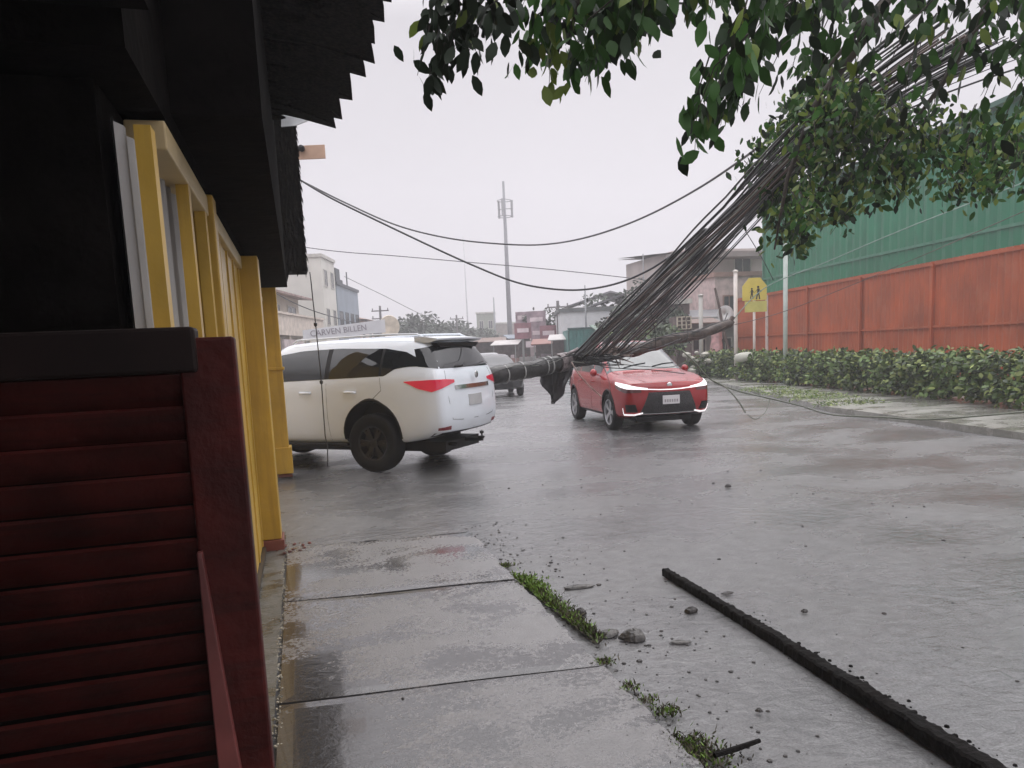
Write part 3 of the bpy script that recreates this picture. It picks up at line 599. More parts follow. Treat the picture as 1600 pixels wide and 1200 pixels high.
b = MB(); b.box(-1.70,-1.60, gy-.03, gy+.04, 0, top-.18); b.build('hinge_stile', redbrown, gl)

# ------------------------------------------------------------------ fallen pole, cables
creo = mat('wet_pole_wood', (.028,.026,.026), .45, var=.35, vs_=7, bump=.5, bscale=22, wet=.15)
creo2 = mat('brown_pole_wood', (.055,.038,.03), .6, var=.4, vs_=8, bump=.6, bscale=20)
cab = mat('black_cable', (.024,.024,.026), .4, var=.2)
cabs = [cab, mat('grey_cable', (.08,.08,.082), .45, var=.2), cab, mat('pale_cable', (.26,.27,.24), .5, var=.2), mat('brown_cable', (.11,.075,.065), .5, var=.2)]
p0, p1, p2 = at(762, 590, 12.0), at(905, 561, 13.3), at(1146, 505, 15.6)
fp = thing('fallen_pole', 'snapped wooden utility pole lying between the white and the red vehicle', 'utility pole', (0,0,0))
b = MB(); n = 26; pts = []; rr = []
for i in range(n+1):
    t = i/n; pts.append(p0.lerp(p1, t) + Vector((0,0,.015*sin(t*9)))); rr.append(.140 - .01*t + .018*random.random())
rr[0] = .09; b.tube(pts, rr, 14); b.build('butt', creo, fp, smooth=True)
b = MB(); pts = []; rr = []
for i in range(n+1):
    t = i/n; pts.append(p1.lerp(p2, t) + Vector((0,0,-.06*sin(pi*t)+.02*sin(t*14)))); rr.append(.120 - .045*t + .006*sin(i*1.7)+.022*random.random())
rr[-1] = .03; b.tube(pts, rr, 12); b.build('shaft', creo2, fp, smooth=True)
b = MB()
for k in range(26):
    a = p0 + Vector((random.uniform(-.12,.1), random.uniform(-.1,.1), random.uniform(-.10,.12))); d = (p0-p1).normalized()*random.uniform(.08,.35) + Vector((0, random.uniform(-.05,.05), random.uniform(-.05,.06)))
    b.tube([a, a+d], [.018, .003], 4)
b.build('splinters', creo, fp)
dp = (p1-p0).normalized()
for t, w_ in ((.16,.008),(.33,.010),(.58,.010),(.64,.012)):
    b = MB(); c = p0.lerp(p1, t); b.tube([c-dp*w_, c+dp*w_], .158, 16); b.build('band', mat('pale_strap', (.34,.34,.33), .5), fp, smooth=False)
b = MB(); c = p0.lerp(p1, .80); b.tube([c-dp*.12, c+dp*.12], .165, 12); b.tube([c+dp*.05+Vector((0,-.1,.12)), c+dp*.2+Vector((.1,-.12,.2))], .03, 8); b.build('bracket', mat('rusty_metal', (.20,.17,.17), .5, metal=.5, var=.5, vs_=12), fp)
b = MB(); c1_ = p1.lerp(p2,.18); u_ = (p2-p1).normalized()
for k in range(14): b.tube([c1_ + Vector((random.uniform(-.5,.4), -.15, random.uniform(-.1,.1))), c1_ + Vector((random.uniform(-.5,.5), -.2, random.uniform(-.35,.15)))], [.02,.006], 4)
b.build('torn_fittings', mat('torn_pale_wood', (.32,.25,.22), .7, var=.4, vs_=10), fp)
# crossarm stub at the far tip
b = MB(); c = p1.lerp(p2, .97); b.box(-.035,.035,-.04,.04,-.04,.17, M=Matrix.Translation(c) @ Matrix.Rotation(.5, 4, 'Y')); b.build('crossarm', creo2, fp, bevel=.01)
# torn dark sleeve hanging from the pole
hg = thing('torn_sheet', 'dark torn sheet hanging point down from the fallen pole', 'sheet', (0,0,0))
cs = at(868, 572, 13.0); rows = []
for j in range(9):
    t = j/8; w_ = .27*(1-t**1.6)+.015; rows.append([tuple(cs + Vector((cos(AX)*s*w_+.03*sin(j*1.3)-.05*t, -sin(AX)*s*w_ + .10*(1-s*s)*(1-t)-.05*sin(4*s+j), -.62*t - .03*abs(s)))) for s in np.linspace(-1,1,9)])
b = MB(); b.grid(rows); o = b.build('drape', mat('dark_wet_cloth', (.018,.015,.018), .4, var=.4, vs_=8), hg, smooth=True); m_ = o.modifiers.new('t','SOLIDIFY'); m_.thickness = .03
b = MB(); 
for k in range(7): q = cs + Vector((random.uniform(-.2,.5), .0, .02)); b.tube([q, q+Vector((random.uniform(-.1,.1), -.05, -random.uniform(.15,.4)))], .010, 4)
b.build('frayed_strand', cab, hg)
def sag(a, c, drop, n=24, wob=0, seed=0):
    r_ = random.Random(seed); ph = r_.uniform(0,6); return [a.lerp(c, i/n) - Vector((0,0,drop*4*(i/n)*(1-i/n))) + Vector((wob*sin(ph+i*.6), 0, wob*.7*sin(ph*2+i*.45)))*(sin(pi*i/n)) for i in range(n+1)]
cb = thing('cable_bundle', 'thick bundle of black utility cables pulled down onto the fallen pole', 'cables', (0,0,0))
r_ = random.Random(3)
for k in range(50):
    t = k/49; t2 = min(1, max(0, t + r_.uniform(-.2,.2)))
    lo_ = at(896 + 84*t**1.3 + r_.uniform(-7,7), 561 - 11*t + r_.uniform(-5,5), 13.15 + 1.0*t**1.3 + r_.uniform(-.15,.15))
    core = t2 < .72
    hi_ = at(1132 + 118*t2 + r_.uniform(-8,8), (320 - 50*t2) + r_.uniform(-14,14), r_.uniform(7.9, 8.8)); far_ = at(1420 + 200*t2, 40 + 40*t2 + r_.uniform(-20,20), 6.2 + r_.uniform(-.4,.4))
    dr = r_.uniform(-.05,.05) + (.12 if t > .9 else 0)
    pts = sag(lo_, hi_, dr, 22, r_.uniform(.0,.03), k); pts += [hi_.lerp(far_, q/6) + Vector((0,0,.12*sin(pi*q/6))) for q in range(1, 7)]
    rad = r_.choice([.007,.008,.010,.014,.020]) if core else r_.choice([.004,.006,.008,.012])
    b = MB(); b.tube(pts, [rad*(1-.3*q/len(pts)) for q in range(len(pts))], 6); b.build("cable", cabs[r_.choice([0,0,0,0,1,3,4])], cb, smooth=True)
for k, (u, v, d, sc) in enumerate([(1012,452,11.6,1.0),(1088,375,10.2,.8),(968,505,12.6,.9)]):
    c = at(u, v, d); dd = (at(1200,285,9)-at(930,555,13.2)).normalized(); b = MB(); b.tube([c-dd*.30*sc, c-dd*.26*sc, c+dd*.26*sc, c+dd*.30*sc], [.03,.055*sc,.055*sc,.03], 10); b.build('splice_closure', cabs[0], cb, smooth=True)
for k in range(5):
    a = at(r_.uniform(960,1120), 0, 1); u = r_.uniform(0,1); a = at(930+240*u, 548-235*u+r_.uniform(5,25), 13.0-3.9*u); e = a + Vector((r_.uniform(-.3,.5), r_.uniform(-.3,.3), -r_.uniform(.35,1.0))); q = a + (e-a)*.5 + Vector((r_.uniform(.1,.4), 0, -.1))
    MB().tube([a.lerp(q, i/6).lerp(q.lerp(e, i/6), i/6) for i in range(7)], .005, 5).build('loose_strand', cabs[r_.choice([0,1,3])], cb, smooth=True)
# lashing and loose coils where the bundle meets the pole
b = MB()
for k in range(12):
    P = [at(905+r_.uniform(-25,70), 560+r_.uniform(-9,12), 13.0+r_.uniform(-.1,.5)) for _ in range(4)]; q = [P[0].lerp(P[1], u/6) for u in range(6)] + [P[1].lerp(P[2], u/6)+Vector((0,0,-.03*sin(pi*u/6))) for u in range(6)] + [P[2].lerp(P[3], u/6) for u in range(7)]; b.tube(q, r_.choice([.008,.012]), 5)
b.tube(sag(at(874,558,13), at(985,548,13.6), .10, 16), .016, 6); b.tube(sag(at(880,560,12.95), at(1000,545,13.8), .14, 16), .012, 6); b.build('lashing', cabs[0], cb, smooth=True)
b = MB(); b.tube(sag(at(880,562,12.9), at(968,553,13.3), .09, 16), .010, 6); b.build('pale_loop', cabs[3], cb, smooth=True)
for k in range(7):
    t0, t1 = r_.uniform(0,.4), r_.uniform(.6,1); ph = r_.uniform(0,6)
    MB().tube([p1.lerp(p2, t0+(t1-t0)*q/14) + Vector((0, -.10-.03*sin(ph+q), .02+.10*cos(ph+q*.35) - .05*sin(pi*(t0+(t1-t0)*q/14)))) for q in range(15)], r_.choice([.006,.009,.012]), 5).build('cable', cabs[r_.choice([0,0,1,4])], cb, smooth=True)
for k in range(5):
    t0, t1 = r_.uniform(0,.3), r_.uniform(.7,1); ph = r_.uniform(0,6)
    MB().tube([p0.lerp(p1, t0+(t1-t0)*q/14) + Vector((0, -.145, .04*sin(ph+q*.4)+.07)) for q in range(15)], r_.choice([.006,.009]), 5).build('cable', cabs[r_.choice([0,0,1,3])], cb, smooth=True)
# loose wires across the bonnet and down to the road
def wire(label, px_list, r, m, group=None, cat='cable', name='loose_wire'):
    P = [at(*p) for p in px_list]; out = []
    for i in range(len(P)-1):
        a, c = P[i], P[i+1]; ta = (P[i+1]-P[max(i-1,0)])*.5; tc_ = (P[min(i+2,len(P)-1)]-P[i])*.5
        for q in range(10):
            t = q/10; h = lambda: None
            out.append(a*(2*t**3-3*t*t+1) + ta*(t**3-2*t*t+t) + c*(-2*t**3+3*t*t) + tc_*(t**3-t*t))
    out.append(P[-1]); b = MB(); b.tube(out, r, 6); o = b.build(name, m, None, smooth=True); return tag(o, label, cat, group)
olive = mat('olive_cable', (.09,.10,.07), .5, var=.2)
wire('olive cable slack from the red car down to the kerb', [(1066,548,14.3),(1085,566,14.2),(1112,594,14.2),(1150,610,14.3),(1200,622,14.2),(1250,634,14.0),(1300,648,13.6),(1380,652,12.9),(1460,655,12.3),(1640,640,11.5)], .014, olive)
wire('short broken cable end resting on the road right of the red car', [(1112,594,14.2),(1132,604,14.0),(1150,622,13.7),(1165,645,13.55)], .013, olive)
wire('thin wire loop touching the road in front of the hedge', [(1203,624,14.2),(1200,634,14.1),(1194,646,13.9),(1180,655,13.7),(1168,648,13.6)], .008, olive)
wire('black wire lying across the red bonnet', [(925,556,13.3),(940,572,13.2),(975,576,13.15),(1020,578,13.2),(1070,584,13.5)], .008, cab)
wire('thin black wire sagging over the red car windscreen', [(930,552,13.3),(958,566,13.3),(1000,572,13.4),(1050,573,13.8),(1085,560,14.5)], .007, cab)
wire('pale broken strip of wood hanging beside the red car door', [(893,566,12.9),(905,585,12.8),(922,604,12.75),(940,620,12.7)], .012, mat('torn_pale_wood', (.32,.25,.22), .7), None, 'strip', 'wood_strip')
wire('upper of the two cables swooping across the sky', [(440,268,17),(472,283,17),(540,317,17),(620,352,17),(700,372,17),(780,381,17),(850,382,17),(920,370,16),(1000,342,15),(1090,295,13),(1190,226,10.5),(1330,110,8),(1500,-40,6.5)], .019, cabs[1], 'cables sagging across the sky', 'cable', 'sagging_cable')
wire('lower and heavier of the two cables swooping across the sky', [(440,262,16),(472,283,16),(520,311,16),(600,350,16),(680,388,16),(740,415,16),(800,439,16),(850,450,16),(905,453,16),(960,444,15.5),(1010,424,15),(1060,392,14),(1130,340,12),(1200,270,10)], .022, cab, 'cables sagging across the sky', 'cable', 'sagging_cable')
wire('faint distant wire high between the street sides', [(400,375,45),(520,392,45),(620,400,45),(735,410,46),(850,420,46),(980,434,47),(1100,450,48)], .028, cabs[1], 'faint distant wires', 'cable', 'distant_wire')
wire('faint distant wire sloping down from the blue grey block', [(538,432,66),(575,450,68),(600,462,70),(660,492,75),(730,522,84),(780,532,95)], .026, cabs[1], 'faint distant wires', 'cable', 'distant_wire')
wire('distant wire running past the cream balcony', [(425,455,30),(470,478,32),(520,495,35),(600,515,42),(700,535,60)], .022, cabs[1], 'faint distant wires', 'cable', 'distant_wire')
wire('thin green wire rising right across the green wall', [(1140,506,16),(1195,450,16),(1290,410,15),(1420,355,14),(1600,285,13)], .010, mat('pale_green_cable', (.20,.28,.24), .5), None, 'cable', 'rising_wire')
wire('thin pinkish wire crossing in front of the orange fence', [(1062,525,15.5),(1145,508,16),(1215,490,16),(1290,462,15),(1440,400,14),(1600,330,13)], .008, cabs[4], None, 'cable', 'rising_wire')
# dangling cord by the screen, in front of the white car
dc = thing('dangling_cord', 'thin dark knotted cord dangling in front of the white vehicle', 'cord', (0,0,0))
P = [(484,425,8.6),(486,440,8.6),(489,470,8.6),(493,505,8.6),(497,545,8.6),(502,592,8.6),(505,640,8.6),(508,680,8.6),(512,700,8.6),(512,732,8.6)]
b = MB(); b.tube([at(*p) for p in P], .0065, 5); b.build('cord', cab, dc, smooth=True)
for p in ((493,507,8.6),(502,597,8.6)):
    b = MB(); c = at(*p); b.lathe([(.001,-.03),(.018,-.015),(.02,.01),(.001,.03)], 8, 'z', tuple(c)); b.build('knot', cab, dc, smooth=True)

# ------------------------------------------------------------------ trees
leafm = mat('green_leaf', (.040,.105,.022), .45, var=.5, vs_=1.6, spec=.22)
leafm2 = mat('young_leaf', (.15,.21,.04), .45, var=.3, vs_=1.5, spec=.3)
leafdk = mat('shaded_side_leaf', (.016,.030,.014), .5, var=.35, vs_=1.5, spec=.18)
bark = mat('bark', (.06,.05,.042), .85, var=.35, vs_=6, bump=.7, bscale=18)
fmat = mat('far_foliage', (.055,.075,.05), .7, var=.4, vs_=.8)
for m_ in (leafm, leafm2):
    t_ = m_.node_tree; bs = t_.nodes['Principled BSDF']; tr = t_.nodes.new('ShaderNodeBsdfTranslucent'); mxs = t_.nodes.new('ShaderNodeMixShader'); mxs.inputs[0].default_value = .3
    src = bs.inputs['Base Color'].links[0].from_socket; t_.links.new(src, tr.inputs['Color']); out = next(n for n in t_.nodes if n.type == 'OUTPUT_MATERIAL')
    t_.links.new(bs.outputs[0], mxs.inputs[1]); t_.links.new(tr.outputs[0], mxs.inputs[2]); t_.links.new(mxs.outputs[0], out.inputs['Surface'])
def leaf(V, Fc, MI, p, d, n, L_, W_, mi, curl=.12):
    d = d.normalized(); s = d.cross(n)
    if s.length < 1e-4: s = d.cross(Vector((1,0,0)))
    s.normalize(); n = s.cross(d); o = len(V)
    for t, w_ in ((0,.05),(.2,.72),(.5,1),(.78,.62)):
        c = p + d*L_*t - n*curl*L_*t*t
        V.append(tuple(c - s*W_*w_/2 + n*.08*W_)); V.append(tuple(c + s*W_*w_/2 + n*.08*W_))
    V.append(tuple(p + d*L_ - n*curl*L_))
    for i in range(3): Fc.append((o+2*i, o+2*i+1, o+2*i+3, o+2*i+2)); MI.append(mi)
    Fc.append((o+6, o+7, o+8)); MI.append(mi)
R_ = random.Random(11)
near = [(745,18,3),(722,38,3),(700,55,4),(682,85,4),(664,135,4),(652,118,3),(692,108,4),(716,62,4),(725,98,4),(738,45,3),(668,60,3),(765,12,3),(778,30,3),(790,8,3),(812,22,4),(828,66,5),(812,92,4),(852,58,5),(870,82,5),(892,42,6),(900,100,6),(880,122,5),(858,138,5),(914,128,5),(932,84,6),(948,104,5),(942,42,7),(968,62,5),(958,18,6),(990,72,4),(1000,38,6),(1030,52,4),(1022,18,5),(1056,20,4),(1084,14,4),(900,8,6),(928,5,6),(1000,4,5),(852,18,5),(872,30,5),(1040,5,5),
  (1108,28,5),(1128,58,5),(1152,40,5),(1160,82,4),(1182,40,5),(1198,70,5),(1220,30,6),(1240,62,6),(1262,98,6),(1282,30,6),(1292,82,6),(1140,102,4),(1130,138,4),(1112,160,4),(1098,190,4),(1092,218,4),(1085,248,3),(1080,200,3),(1126,196,3),(1142,152,3),(1166,104,3),(1180,96,3),(1186,148,1),(1238,108,4),(1252,122,5),(1270,130,5),(1150,5,5),(1200,5,5),(1250,5,6),(1110,5,5),(1280,5,6),
  (1310,40,6),(1335,90,6),(1350,20,6),(1375,130,6),(1390,60,6),(1420,20,6),(1430,110,6),(1455,160,6),(1470,60,6),(1500,30,6),(1500,120,6),(1530,170,6),(1545,80,6),(1575,30,6),(1580,140,6),(1610,80,6),(1560,210,5),(1600,200,5),(1330,150,5),(1410,175,5)]
tree = thing('overhanging_tree', 'broad leaved tree whose drooping boughs hang over the road and the camera', 'tree', (3.4, -1.6, 0))
off = Vector((3.4, -1.6, 0)); V, Fc, MI = [], [], []; Tw = MB()
hub = Vector((3.0, 1.2, 6.2))
for (x, y, n) in near:
    dd = 3.5 + R_.uniform(-.35,.45) + (.5 if x > 1200 else 0); c = at(x, y, dd)
    # twig drooping into the cluster
    a = c + Vector((R_.uniform(-.05,.25), R_.uniform(-.3,-.05), R_.uniform(.25,.42))); mid = a.lerp(c, .5) + Vector((-.02, 0, .06))
    Tw.tube([a-off, mid-off, c-off], [.005,.003,.0015], 4)
    for k in range(n*6+3 if x < 1000 else (n*6+4 if 130 < y and x < 1180 else n*3+3)):
        t = R_.random(); p = a.lerp(c, t) + Vector((R_.gauss(0,.045), R_.gauss(0,.07), R_.gauss(0,.03)))
        d = Vector((R_.gauss(0,.38), R_.gauss(0,.38), -1 + R_.uniform(-.2,.55))); nn = Vector((R_.gauss(0,1), R_.gauss(0,1), R_.gauss(0,.5)+.4))
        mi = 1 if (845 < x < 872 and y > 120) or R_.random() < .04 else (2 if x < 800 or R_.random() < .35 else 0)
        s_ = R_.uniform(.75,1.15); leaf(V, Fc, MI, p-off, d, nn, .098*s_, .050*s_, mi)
# the lower, farther curtain of foliage on the right
from itertools import product
poly = [(1236,140),(1300,130),(1420,200),(1620,215),(1620,300),(1500,330),(1400,310),(1330,345),(1290,372),(1262,372),(1246,400),(1214,428),(1190,410),(1183,378),(1200,345),(1178,318),(1172,286),(1190,262),(1178,248),(1214,200)]
def inside(x, y):
    c = False; j = len(poly)-1
    for i in range(len(poly)):
        xi, yi = poly[i]; xj, yj = poly[j]
        if (yi > y) != (yj > y) and x < (xj-xi)*(y-yi)/(yj-yi)+xi: c = not c
        j = i
    return c
k = 0; sprays = []
while k < 380:
    x = R_.uniform(1165, 1620); y = R_.uniform(120, 440)
    if not inside(x, y): continue
    if R_.random() < .25 + (.25 if x > 1330 else 0): k += 1; continue       # gaps
    k += 1; sprays.append((x, y))
for (x, y) in sprays:
    c = at(x, y, R_.uniform(6.0, 7.5) if x > 1262 else R_.uniform(7.9, 9.3)); zs_ = 1.0 if x > 1262 else 1.25; a = c + Vector((R_.uniform(-.1,.2), R_.uniform(-.2,.2), R_.uniform(.15,.35)))
    Tw.tube([a-off, c-off], [.005,.002], 4)
    for q in range(24):
        p = a.lerp(c, R_.random()) + Vector((R_.gauss(0,.09), R_.gauss(0,.12), R_.gauss(0,.05)))
        d = Vector((R_.gauss(0,.5), R_.gauss(0,.5), -1 + R_.uniform(0,.9))); nn = Vector((R_.gauss(0,1), R_.gauss(0,1), R_.gauss(0,.6)+.5)); s_ = R_.uniform(.7,1.2)
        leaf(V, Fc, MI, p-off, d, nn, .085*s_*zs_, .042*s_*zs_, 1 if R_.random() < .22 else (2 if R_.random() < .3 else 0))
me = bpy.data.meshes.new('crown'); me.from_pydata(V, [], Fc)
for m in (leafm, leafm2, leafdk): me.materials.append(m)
me.polygons.foreach_set('material_index', MI); me.polygons.foreach_set('use_smooth', [True]*len(Fc)); cr = bpy.data.objects.new('crown', me); COL.objects.link(cr); cr.parent = tree
b = MB(); b.tube([(0,0,-.05),(-.05,.1,1.6),(.0,.35,3.4),(-.2,1.2,5.2),(-.5,2.6,6.2)], [.26,.22,.19,.15,.11], 14)
b.build('trunk', bark, tree, smooth=True)
def limb(*pts, r0=.07): 
    b = MB(); P = [Vector(p)-off for p in pts]; b.tube(P, list(np.linspace(r0, .008, len(P))), 8); b.build('limb', bark, tree, smooth=True)
st = off + Vector((-.3,1.6,5.6))
limb(st, at(1240,-260,4.4), at(1060,-170,4.0), at(960,-70,3.8), at(905,-10,3.6), at(890,60,3.6), r0=.06)
limb(st, at(1100,-300,4.4), at(900,-160,4.0), at(790,-60,3.7), at(730,10,3.6), at(690,80,3.55), r0=.05)
limb(st, at(1300,-200,4.6), at(1230,-90,4.2), at(1180,10,4.0), at(1130,120,3.8), at(1095,200,3.7), r0=.05)
limb(st, at(1500,-240,5.0), at(1420,-60,5.4), at(1350,60,5.9), at(1270,170,6.4), at(1230,280,6.6), at(1210,390,6.7), r0=.07)
limb(st, at(1650,-200,5.0), at(1560,-20,5.5), at(1480,120,6.0), at(1400,230,6.5), r0=.07)
limb(st, at(1480,-150,4.6), at(1400,-20,4.4), at(1340,50,4.2), at(1290,110,4.1), r0=.05)
Tw.build('twig', bark, tree)

def leaf_mass(name, mats, parent, blobs, n, L_, seed, flat=.6):
    r = random.Random(seed); V, Fc, MI = [], [], []
    for i in range(n):
        bx, by, bz, rx, ry, rz = r.choice(blobs); u = Vector((r.gauss(0,1), r.gauss(0,1), r.gauss(0,1))).normalized()*(r.random()**.35)
        p = Vector((bx+u.x*rx, by+u.y*ry, bz+u.z*rz)); d = Vector((u.x+r.gauss(0,.5), u.y+r.gauss(0,.5), r.gauss(-.1,.6))); s = r.uniform(.6,1.3)
        leaf(V, Fc, MI, p, d, Vector((r.gauss(0,1), r.gauss(0,1), 1)), L_*s, L_*s*flat, r.randrange(len(mats)))
    me = bpy.data.meshes.new(name); me.from_pydata(V, [], Fc)
    for m in mats: me.materials.append(m)
    me.polygons.foreach_set('material_index', MI); o = bpy.data.objects.new(name, me); COL.objects.link(o)
    if parent: o.parent = parent
    return o
def far_tree(label, loc, h, wd, seed, mats=None, group='dim trees far down the street', n=1500, L_=.5, name='street_tree'):
    t = thing(name, label, 'tree', loc, 0, group); r = random.Random(seed); mats = mats or [fmat]
    bl = [(r.uniform(-.5,.5)*wd, r.uniform(-.3,.3)*wd, h*(.5+.4*r.random()), wd*r.uniform(.18,.36), wd*r.uniform(.2,.3), h*r.uniform(.10,.2)) for _ in range(9)]
    leaf_mass('crown', mats, t, bl, n, L_, seed); b = MB(); b.tube([(0,0,-.1),(.1,0,h*.4),(0,.1,h*.75)], [.22,.17,.06], 8)
    for q in bl[:4]: b.tube([(.05,0,h*.4), (q[0],q[1],q[2])], [.1,.03], 6)
    b.build('trunk', bark, t, smooth=True); return t
# hedge on the far pavement
h0, h1 = gr(1098, 592), gr(1292, 613); h2 = gr(1640, 655)
hb = []; rr_ = random.Random(5)
for (a, c, m_) in ((h0, h1, 80), (h1, h2, 55)):
    for i in range(m_):
        p = a.lerp(c, (i+.5)/m_); 
        for q in range(2): hb.append((p.x+rr_.uniform(0,.5)+.25, p.y+rr_.uniform(0,.4), .28+.5*q+rr_.uniform(-.05,.12), .42, .38, .30))
hedge = thing('hedge', 'clipped green hedge along the kerb below the orange fence', 'hedge', (0,0,.08))
hg1 = mat('hedge_leaf', (.10,.165,.04), .6, var=.4, vs_=.6); hg2 = mat('hedge_leaf_light', (.19,.235,.06), .6, var=.3); hg3 = mat('hedge_leaf_dark', (.035,.055,.025), .6)
leaf_mass('foliage', [hg1, hg1, hg2, hg3], hedge, hb, 26000, .12, 9)
b = MB()
for i in range(60):
    p = h0.lerp(h1, i/42); b.tube([(p.x+.4, p.y+.2, 0), (p.x+.4+rr_.uniform(-.1,.1), p.y+.2, .5)], [.02,.01], 5)
b.build('stem', bark, hedge)
gs = leaf_mass('verge_grass', [hg1, hg2], None, [(p.x, p.y, .10, .9, .7, .05) for p in (gr(1235,618), gr(1260,622), gr(1285,627), gr(1330,636), gr(1200,612))], 2600, .10, 21, .2); tag(gs, 'short grass on the verge beyond the kerb', 'grass', kind='stuff')
sk = thing('sack', 'pale sack dumped on top of the hedge', 'sack', gr(1163,600)+Vector((0,0,.98)))
b = MB(); b.lathe([(.02,-.34),(.13,-.30),(.17,-.1),(.165,.12),(.12,.30),(.02,.34)], 14, 'x'); o = b.build('cloth', mat('pale_sack_cloth', (.48,.48,.42), .8), sk, smooth=True)
b = MB(); b.tube([(.33,0,0),(.40,.01,.03)], [.03,.06], 8); b.build('tied_neck', mat('pale_sack_cloth', (.48,.48,.42), .8), sk, smooth=True); sk.rotation_euler = (0, -.1, -.5)
rk = thing('planter_rubble', 'pale broken planter rubble beside the red car wing mirror', 'rubble', gr(1090, 594))
b = MB(); r = random.Random(4)
for k in range(16):
    c = Vector((r.uniform(-.6,.5), r.uniform(-.3,.3), .2+r.random()*.95)); s = r.uniform(.08,.22); b.lathe([(.01,-s*.7),(s,-s*.3),(s*1.1,s*.2),(s*.4,s*.6)], 6, 'z', tuple(c))
b.build('broken_block', mat('pale_rubble', (.40,.39,.34), .8, var=.4, vs_=6), rk)
leaf_mass('weed', [hg1, hg3], rk, [(0,0,.5,.7,.4,.5)], 900, .14, 8)

# ------------------------------------------------------------------ buildings
def facade(root, W_, H_, wall_m, cols, rows_, frame_m, pane_m, ww=1.1, wh=1.2, z0=1.0, dz=3.0, x0=None, y=0):
    for r in range(rows_):
        for c in range(cols):
            cx = (c+.5)*W_/cols; z = z0 + r*dz
            if z+wh > H_-.15: continue
            f = MB(); t = .07
            f.box(cx-ww/2-t, cx+ww/2+t, y-.06, y-.003, z-t, z); f.box(cx-ww/2-t, cx+ww/2+t, y-.06, y-.003, z+wh, z+wh+t); f.box(cx-ww/2-t, cx-ww/2, y-.058, y-.003, z, z+wh); f.box(cx+ww/2, cx+ww/2+t, y-.058, y-.003, z, z+wh); f.box(cx-.02, cx+.02, y-.05, y-.003, z, z+wh)
            o = f.build('window', frame_m, root); p = MB(); p.box(cx-ww/2, cx+ww/2, y-.03, y-.004, z, z+wh); p.build('pane', pane_m, o)
pane = mat('dull_pane', (.05,.055,.06), .15, var=.3)
def block(name, label, loc, rz, W_, D_, H_, wall_m, cols=3, rows_=2, roof='parapet', z0=1.0, dz=3.0, ww=1.1, wh=1.2, trim=None, roof_m=None, group=None, side=True, cat='building'):
    root = thing(name, label, cat, loc, rz, group); b = MB(); b.box(0, W_, 0, D_, 0, H_); b.build('wall', wall_m, root); trim = trim or mat('pale_trim', (.5,.48,.44), .6)
    if roof == 'parapet':
        b = MB(); b.box(-.12, W_+.12, -.12, D_+.12, H_+.003, H_+.25); b.build('parapet', trim, root)
    elif roof == 'pitched':
        b = MB(); e_ = .5; h = W_*.16; P = [(-e_, H_-.05), (W_/2, H_+h), (W_+e_, H_-.05), (W_+e_, H_+.07), (W_/2, H_+h+.14), (-e_, H_+.07)]; b.prism(P, D_+1, Matrix.Translation((0,-.5,.06))); b.build('roof', roof_m or mat('grey_roof', (.16,.16,.17), .5, wet=.1), root)
    else:
        b = MB(); b.add([(-.5,-.9,H_-.25),(W_+.5,-.9,H_-.25),(W_+.5,D_+.4,H_+.5),(-.5,D_+.4,H_+.5)], [(0,1,2,3)]); b.add([(-.5,-.9,H_-.37),(W_+.5,-.9,H_-.37),(W_+.5,D_+.4,H_+.38),(-.5,D_+.4,H_+.38)], [(3,2,1,0)])
        b.add([(-.5,-.9,H_-.37),(W_+.5,-.9,H_-.37),(W_+.5,-.9,H_-.25),(-.5,-.9,H_-.25)], [(0,1,2,3)]); b.build('roof', roof_m or mat('grey_roof', (.16,.16,.17), .5, wet=.1), root)
    facade(root, W_, H_, wall_m, cols, rows_, trim, pane, ww, wh, z0, dz)
    return root
cream = mat('cream_render', (.56,.50,.43), .8, var=.1, vs_=.6); cream2 = mat('pale_cream_render', (.62,.60,.55), .8, var=.08, vs_=.4)
bluegrey = mat('blue_grey_wall', (.27,.31,.36), .7, var=.1, vs_=.5); peach = mat('peach_render', (.58,.44,.38), .8, var=.1, vs_=.5)
greywall = mat('grey_render', (.33,.33,.32), .8, var=.15, vs_=.7); greengrey = mat('green_grey_render', (.27,.29,.24), .8, var=.1)
RZ = radians(90)-AX
LAT = -14
root = block('balcony_house', 'cream house with a long first floor balcony behind the white vehicle', along(LAT, 34), RZ, 18, 8, 5.9, cream, 5, 2, z0=.6, dz=2.9, ww=1.8, wh=1.5, roof='shed', roof_m=mat('rusty_roof', (.30,.20,.18), .6, var=.3))
b = MB(); b.box(0, 18, -1.6, -.003, 3.0, 3.2); b.box(0, 18, -1.6, -1.5, 3.2, 4.15); b.box(-.1, 18.1, -1.7, -1.45, 4.15, 4.27); b.build('balcony', mat('balcony_cream', (.62,.54,.47), .7), root)
for x in (1, 5.5, 10, 14.5): b = MB(); b.box(x, x+.35, -1.5, -1.15, 0, 3.0); b.build('column', cream, root)
b = MB(); b.box(8, 12, -1.75, -1.62, 1.9, 2.75); b.build('shop_board', mat('faded_board', (.5,.42,.42), .6, var=.2), root)
root = block('tall_block', 'tallest cream block on the left with a blank end wall', along(LAT, 59.4), RZ, 4.4, 12, 9.3, cream2, 2, 3, z0=1.2, ww=.9)
b = MB(); b.box(-.12, -.003, 1.0, 9, 8.3, 8.7); b.box(-.06,-.003,3,4.2,5.5,6.8); b.box(-.06,-.003,6,7.2,5.5,6.8); b.build('end_band', greywall, root)
root = block('blue_block', 'blue grey narrow block with dark roof steps beside the tallest cream block', along(LAT, 64.2), RZ, 9, 8, 7.6, bluegrey, 4, 2, z0=1.2, ww=1.2, roof='none' if False else 'parapet', trim=mat('dark_trim', (.06,.07,.08), .6))
